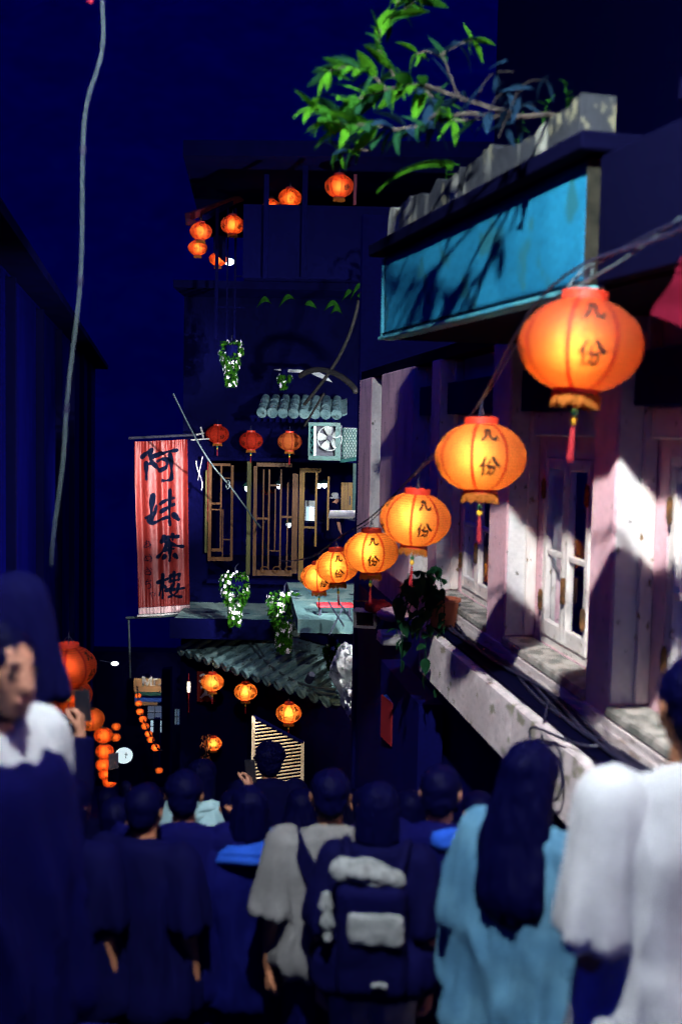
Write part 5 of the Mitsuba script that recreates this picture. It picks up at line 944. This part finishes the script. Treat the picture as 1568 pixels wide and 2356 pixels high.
    if hair == 'short': hp = [HM(ell((0, -.022 * k, .045 * k), (.085 * k, .096 * k, .086 * k))), HM(ell((0, -.055 * k, -.005 * k), (.072 * k, .060 * k, .075 * k), 20))]; cut = [HM(m3.Manifold.batch_hull([ell((0, .12 * k, -.03 * k), (.075 * k, .075 * k, .09 * k), 20), ell((0, .07 * k, -.05 * k), (.12 * k, .045 * k, .06 * k), 20)]))]
    elif hair == 'curly': hp = [HM(ell((0, -.02 * k, .055 * k), (.105 * k, .115 * k, .10 * k))), HM(ell((0, -.06 * k, .0), (.090 * k, .07 * k, .085 * k), 20))] + [HM(sph(np.array([math.cos(a) * .095 * math.cos(b), math.sin(a) * .10 * math.cos(b) - .02, .055 + .09 * math.sin(b)]) * k, .024 * k, 8)) for a, b in [(r.uniform(0, 6.3), r.uniform(-.4, 1.4)) for _ in range(60)]]; cut = [HM(ell((0, .13 * k, -.03 * k), (.07 * k, .07 * k, .085 * k), 20))]
    elif hair == 'bob': hp = [HM(ell((0, -.02 * k, .045 * k), (.090 * k, .100 * k, .088 * k))), HM(m3.Manifold.batch_hull([ell((0, -.035 * k, .02 * k), (.094 * k, .085 * k, .06 * k), 20), ell((0, -.040 * k, -.095 * k), (.098 * k, .080 * k, .04 * k), 20)]))]; cut = [HM(m3.Manifold.batch_hull([ell((0, .125 * k, -.04 * k), (.062 * k, .085 * k, .10 * k), 20), ell((0, .11 * k, -.12 * k), (.055 * k, .08 * k, .05 * k), 20)]))]
    elif hair == 'long':
        c2, c3 = HV((.0, -.10, -.18)), HV((.02, -.15, -.33))
        hp = [HM(ell((0, -.02 * k, .045 * k), (.092 * k, .102 * k, .090 * k))), m3.Manifold.batch_hull([HM(ell((0, -.035 * k, .03 * k), (.094 * k, .085 * k, .06 * k), 20)), ell(c2, (.125 * k, .075 * k, .06 * k), 20)]), m3.Manifold.batch_hull([ell(c2, (.125 * k, .075 * k, .06 * k), 20), ell(c3, (.130 * k, .062 * k, .10 * k), 20)])]; cut = [HM(m3.Manifold.batch_hull([ell((0, .125 * k, -.04 * k), (.062 * k, .085 * k, .10 * k), 20), ell((0, .13 * k, -.14 * k), (.06 * k, .08 * k, .05 * k), 20)]))]
    elif hair in ('cap', 'hat'):
        hp = [HM(ell((0, -.022 * k, .030 * k), (.082 * k, .093 * k, .070 * k))), HM(ell((0, -.055 * k, -.01 * k), (.070 * k, .058 * k, .070 * k), 20))]; cut = [HM(ell((0, .12 * k, -.03 * k), (.075 * k, .075 * k, .09 * k), 20))]
    if hair != 'hood':
        hm = m3.Manifold.batch_boolean(hp, m3.OpType.Add)
        for c in cut: hm = hm - c
        q = hm.refine_to_length(.014 if fine else .03).to_mesh(); t = trimesh.Trimesh(q.vert_properties[:, :3], q.tri_verts, process=False); t.merge_vertices(); trimesh.smoothing.filter_taubin(t, iterations=4)
        out.append(('hair', crease(t, .012 if hair != 'short' else .008, (60, 60, 8) if hair in ('long', 'bob') else (45, 45, 45), seed + 9), hair_mat))
    HF = np.vstack([np.c_[HR, hc], [0, 0, 0, 1]])
    if hair == 'cap':
        out.append(('cap', moved(cat([lathe([(.001, .128 * k), (.045 * k, .120 * k), (.076 * k, .092 * k), (.090 * k, .050 * k), (.092 * k, .030 * k), (.086 * k, .030 * k)], 28), moved(lathe([(.0, 0), (.09 * k, -.004), (.092 * k, .0), (.0, .006)], 24), np.diag([.8, .95, 1, 1]) @ frame_at((0, .095 * k, .036 * k), (1, 0, 0)))]), HF @ frame_at((0, -.015 * k, 0), (1, 0, 0))), 'cap_teal'))
    if hair == 'hat':
        out.append(('hat', moved(lathe([(.001, .122 * k), (.06 * k, .118 * k), (.080 * k, .09 * k), (.092 * k, .03 * k), (.13 * k, .0), (.128 * k, -.004), (.088 * k, .028 * k)], 28), HF @ frame_at((0, -.015 * k, 0), (1, 0, 0))), 'tee_white'))
    return out, dict(B=B, sh=sh, arm=arm_pts, hc=hc, HR=HR, k=k)
GP = 'crowd walking down the dark stairs'
def put(meshes, x, y, heading, label, dz=0.0, group=None, plys=None):
    """heading: degrees to the left of straight down the street"""
    key = thing('person', label, 'person', group or GP); M = T().translate([x, y, gz(y) + dz]).rotate([0, 0, 1], heading)
    for i, (nm, m, mt) in enumerate(meshes):
        kk = numbered(key + '__' + nm); d = plys[i] if plys else mikit.ply(m, None, nm not in () and 50)
        scene[kk] = {**d, 'bsdf': bs(mt), 'to_world': M}
    return key, M
def person(u, y, heading, label, dz=0.0, extra=None, x=None, **kw):
    ms, info = human(**kw)
    if extra: ms = ms + extra(info)
    return put(ms, x if x is not None else (u - 784) / FPX * y, y, heading, label, dz)
HANG = None
def hold(sg, up=.0, fwd=.22): return ((.05 * sg, .10, -.24), (-.09 * sg, fwd, .08 + up), .8)
def raise_(sg): return ((.08 * sg, .17, -.12), (-.05 * sg, .12, .22), .7)
def phone(info, s, m='phone_body'):
    a, e, w = info['arm'][s]; d = (w - e) / np.linalg.norm(w - e); return [('phone', moved(cbx(.074, .009, .150, .004), frame_at(w + d * .085 + np.array([0, .02, .03]), (1, 0, .1))), m)]
# the man in the white tee at the right, seen from behind
def tee_folds(info):
    k = info['k']; return []
person(1622, 2.6, 8, 'man in an oversized white tee at the right edge, seen from behind', h=1.80, top_mat='tee_white', leg_mat='cloth_navy', hair='short', loose=1.05, hem=.86, sleeve=.66, seed=11, skin='skin_tan', arms=(((-.030, -.01, -.285), (-.01, .08, -.24), .5), None))
person(1238, 3.4, -42, 'woman with long black hair and a loose light blue denim shirt', h=1.66, male=False, top_mat='shirt_denim', hair='long', loose=1.0, hem=.84, sleeve=.92, seed=12, arms=(((-.05, -.03, -.28), (-.0, .05, -.24), .5), ((.03, .02, -.28), (-.02, .10, -.2), .5)))
def strap(info):
    B, k = info['B'], info['k']; c = [B(-.115, -.02, 1.475), B(-.09, -.13, 1.40), B(0, -.165, 1.25), B(.11, -.15, 1.08), B(.19, -.06, .96), B(.17, .10, .98), B(.05, .165, 1.15), B(-.06, .13, 1.36), B(-.115, -.02, 1.475)]
    p = smoothpts(c, 60); cen = np.array([0, 0, 1.2 * k]); v = []
    for i in range(60):
        o = p[i] - np.array([0, 0, p[i][2]]); o = o / (np.linalg.norm(o) + 1e-9); t = p[min(i + 1, 59)] - p[max(i - 1, 0)]; t /= np.linalg.norm(t); s = np.cross(t, o)
        v += [p[i] + s * .036 + o * .022, p[i] - s * .036 + o * .022, p[i] - s * .036 + o * .012, p[i] + s * .036 + o * .012]
    f = [t for i in range(59) for j in range(4) for t in ((i * 4 + j, i * 4 + (j + 1) % 4, i * 4 + 4 + (j + 1) % 4), (i * 4 + j, i * 4 + 4 + (j + 1) % 4, i * 4 + 4 + j))]
    return [('bag_strap', trimesh.Trimesh(v, f, process=False), 'strap_black')]
person(772, 4.4, 2, 'man in a grey tee with a broad black strap across his back', h=1.62, top_mat='tee_grey', leg_mat='cloth_navy', hair='short', loose=1.1, hem=.97, seed=13, skin='skin_tan', extra=strap)  # hem cut high; navy trousers stand for the shaded lower tee
def backpack(info):
    B, k = info['B'], info['k']
    body = fuse([m3.Manifold.batch_hull([sph(B(sx * .095, -.17 - d, z), .05 * k) for sx in (-1, 1) for d in (0, .07) for z in (1.00, 1.36)])], .02, 4)
    out = [('backpack', crease(body, .012, (9, 9, 9), 4), 'cloth_black')]
    top = fuse([m3.Manifold.batch_hull([sph(B(-.12, -.20, 1.45), .055 * k), sph(B(.02, -.22, 1.44), .060 * k)]), sph(B(.09, -.22, 1.425), .045 * k), sph(B(-.05, -.24, 1.46), .055 * k)], .015, 3)
    out.append(('bag_flap', crease(top, .014, (26, 26, 26), 2), 'bag_white'))
    pk = fuse([m3.Manifold.batch_hull([sph(B(sx * .085 + .02, -.285, z), .028 * k) for sx in (-1, 1) for z in (1.21, 1.29)])], .015, 3); out.append(('bag_pocket', crease(pk, .007, (30, 30, 30), 6), 'bag_white'))
    sd = fuse([m3.Manifold.batch_hull([sph(B(-.185, -.18, 1.32), .030 * k), sph(B(-.178, -.19, 1.16), .026 * k)])], .015, 3); out.append(('bag_side', crease(sd, .016, (30, 30, 30), 7), 'bag_white'))
    for s in (-1, 1): out.append(('bag_strap', tube(smoothpts([B(.10 * s, -.15, 1.42), B(.125 * s, -.02, 1.50), B(.13 * s, .115, 1.38), B(.15 * s, .10, 1.15), B(.12 * s, -.12, 1.04)], 24), .020, 8), 'strap_black'))
    out.append(('bag_charm', cat([moved(trimesh.creation.icosphere(1, .012), frame_at(B(.02, -.30, 1.03) + np.array([i * .018, 0, .004 * (i % 2)]), (1, 0, 0))) for i in range(3)]), 'bag_white'))
    return out
person(884, 4.15, -6, 'person with a black and white backpack and pale grey trousers', h=1.56, male=False, top_mat='cloth_black', leg_mat='trouser_pale', hair='bob', loose=1.0, hem=.97, seed=14, extra=backpack, step=.05)
def stripes(info):
    a, e, w = info['arm'][1]; k = info['k']; m = fuse(chain([a + (e - a) * .25, e, e + (w - e) * .25], [.098 * k, .088 * k, .07 * k]), .02, 4); n = []
    B = info['B']; return [('striped_sleeve', m, 'sleeve_striped'), ('hood', crease(fuse(chain([B(.02, -.10, 1.47), B(.12, -.06, 1.47), B(.17, .0, 1.455)], np.array([.045, .045, .035]) * k), .015, 4), .01, (30, 30, 30), 3), 'scarf_blue')]
person(1030, 4.35, -14, 'person in a dark vest with a striped sleeve and a bright blue collar', h=1.64, top_mat='cloth_navy', hair='short', loose=1.2, seed=15, extra=stripes, arms=(None, ((.07, -.02, -.27), (.03, .08, -.22), .5)))
person(628, 8.5, 4, 'man with a large curly head of hair in front of the slatted screen', h=1.86, top_mat='cloth_black', hair='curly', loose=1.3, seed=16, skin='skin_tan')
def hood(info):
    B, k = info['B'], info['k']; return [('hood', crease(fuse([m3.Manifold.batch_hull([sph(B(-.09, -.05, 1.45), .055 * k), sph(B(.09, -.05, 1.45), .055 * k), sph(B(0, -.13, 1.43), .06 * k)])], .018, 4), .03, (16, 16, 16), 8), 'hoodie_cyan')] + phone(info, 1)
person(470, 7.0, -22, 'person in a pale cyan hoodie raising a phone above the crowd', h=1.72, male=False, top_mat='hoodie_cyan', hair='bob', loose=1.5, sleeve=.95, seed=17, arms=(None, ((.09, .18, -.12), (-.06, .10, .20), .7)), extra=hood)
def scarf(info):
    B, k = info['B'], info['k']; ms = []
    for j in range(4): ms.append(tube(smoothpts([B(.12 * math.cos(a) * (1 + .10 * j), .10 * math.sin(a) * (1 + .14 * j) - .02, 1.485 - .035 * j - .02 * j * math.sin(a) + .02 * math.cos(a + j)) for a in np.linspace(0, 2 * math.pi, 14)], 50), .022 * k, 8))
    return [('scarf', cat(ms), 'scarf_blue')] + phone(info, 1, 'phone_case')
person(583, 4.7, 10, 'person wrapped in a folded blue scarf holding up a lilac phone', h=1.56, male=False, top_mat='cloth_blue', hair='bob', loose=1.1, sleeve=.9, seed=18, arms=(None, ((.10, .10, -.24), (.02, .18, .02), .8)), extra=scarf)
# left foreground
def lit_shirt_top(info):  # lit top of her white shirt; its shaded rest is coloured navy
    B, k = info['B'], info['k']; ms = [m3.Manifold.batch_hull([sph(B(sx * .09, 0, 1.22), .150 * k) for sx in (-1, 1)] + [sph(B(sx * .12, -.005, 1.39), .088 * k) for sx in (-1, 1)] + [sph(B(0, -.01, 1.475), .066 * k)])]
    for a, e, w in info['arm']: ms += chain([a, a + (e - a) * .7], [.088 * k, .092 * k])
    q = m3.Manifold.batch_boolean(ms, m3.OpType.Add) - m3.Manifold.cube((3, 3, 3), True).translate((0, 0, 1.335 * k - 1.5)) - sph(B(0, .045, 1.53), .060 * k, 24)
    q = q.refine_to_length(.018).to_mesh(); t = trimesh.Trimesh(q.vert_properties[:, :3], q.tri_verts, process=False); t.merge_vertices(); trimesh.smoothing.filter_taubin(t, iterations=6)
    t = drape(t, .045, k, 7); low = t.vertices[:, 2] < 1.37 * k; t.vertices[low, 2] -= (.07 * meshkit.noise(t.vertices[low] * np.array([16, 16, 0])) * k); return [('lit_shirt_top', t, 'tee_white')]  # ragged lower edge stands for the shadow line across the shirt
one('stone_block', moved(cbx(1.0, .9, .62, .03), frame_at((-1.22, 3.3, -2.32), (1, -.1, 0))), 'step_stone', 'stone block at the left side of the stairs under the tall man', 'block')
person(0, 3.2, 40, 'tall man in dark clothes rising behind the white shirt top at the left edge', h=1.80, x=-1.10, dz=.54, top_mat='cloth_black', hair='cap', seed=19, loose=1.1, skin='skin_tan')
person(0, 2.6, -112, 'woman in a white shirt at the left edge, only its lit top built white, her face half lit', h=1.70, male=False, x=-.80, dz=.16, top_mat='cloth_navy', hair='bob', seed=20, loose=1.2, sleeve=.95, face=True, head_turn=-.2, extra=lit_shirt_top)
person(28, 5.0, -10, 'person at the left raising a hand beside the hidden lanterns', h=1.66, top_mat='cloth_black', hair='short', seed=21, loose=1.2, sleeve=.9, arms=(None, ((.07, .12, .18), (.0, .05, .26), .7)), extra=lambda i: phone(i, 1))
person(428, 4.7, 0, 'person in dark clothes with both hands raised to a camera at the left', h=1.62, top_mat='cloth_navy', hair='short', seed=22, loose=1.2, sleeve=.9, skin='skin_tan', arms=(((-.16, .10, -.18), (.08, .08, .20), .9), ((.16, .10, -.18), (-.08, .08, .20), .9)))
# the rest of the crowd: four figures in dark clothes, used again with other places and turns
PROT = []
for i, kw in enumerate((dict(hair='short', top_mat='cloth_black', leg_mat='cloth_navy', seed=31, loose=1.2), dict(hair='bob', male=False, top_mat='cloth_navy', leg_mat='cloth_black', seed=32, loose=1.4, sleeve=.9), dict(hair='long', male=False, top_mat='cloth_black', leg_mat='cloth_blue', seed=33, loose=1.5), dict(hair='short', top_mat='cloth_blue', leg_mat='cloth_navy', seed=34, loose=1.5, sleeve=.9, arms=(hold(-1), hold(1))))):
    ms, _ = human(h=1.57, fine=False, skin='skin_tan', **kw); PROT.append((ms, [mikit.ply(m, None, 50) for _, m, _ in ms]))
LOOK = ('short haired person in black', 'person with bobbed hair in navy', 'long haired person in black', 'short haired person in blue, hands in front')
rest = [(335, 4.5, 0, 'left of the blue scarf'), (1445, 4.6, 2, 'beside the ledge between the two lit shirts'), (1120, 5.3, 0, 'beyond the striped sleeve'), (960, 5.9, 1, 'beyond the backpack'), (850, 6.6, 3, 'beyond the grey tee'), (705, 6.2, 2, 'left of the grey tee'), (545, 6.1, 0, 'between the cyan hoodie and the blue scarf'),
        (270, 5.0, 3, 'under the left lantern string, near'), (345, 8.2, 2, 'under the small far lanterns'), (250, 8.0, 0, 'under the left lantern string, far'), (430, 9.6, 1, 'just left of the slatted screen'), (545, 11.0, 3, 'beside the slatted screen'), (330, 11.5, 0, 'far down below the oval sign'), (745, 9.4, 1, 'right of the curly head'), (820, 10.5, 2, 'far right of the curly head'), (395, 14.0, 3, 'small and far down the stairs'), (465, 14.5, 0, 'small and far, by the low lantern'), (290, 15.5, 1, 'small and far, by the left wall'), (1010, 7.4, 0, 'near the dark cabinet'), (160, 4.4, 2, 'behind the raised hand at the left')]
for u, y, p, l in rest:
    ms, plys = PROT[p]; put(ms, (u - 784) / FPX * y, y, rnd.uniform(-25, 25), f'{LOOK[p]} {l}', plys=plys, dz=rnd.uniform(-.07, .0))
# the guest in the white hat inside the teahouse window
ms, _ = human(h=1.66, hair='hat', top_mat='cloth_black', seed=41, fine=False, head_turn=-.3)
g = U(770, 1128, 23.3); key = thing('person', 'guest in a white bucket hat sitting inside the open teahouse window', 'person'); 
for nm, m, mt in ms: scene[numbered(key + '__' + nm)] = {**mikit.ply(m, None, 50), 'bsdf': bs(mt), 'to_world': T().translate([g[0], g[1], g[2] - 1.72]).rotate([0, 0, 1], -60)}
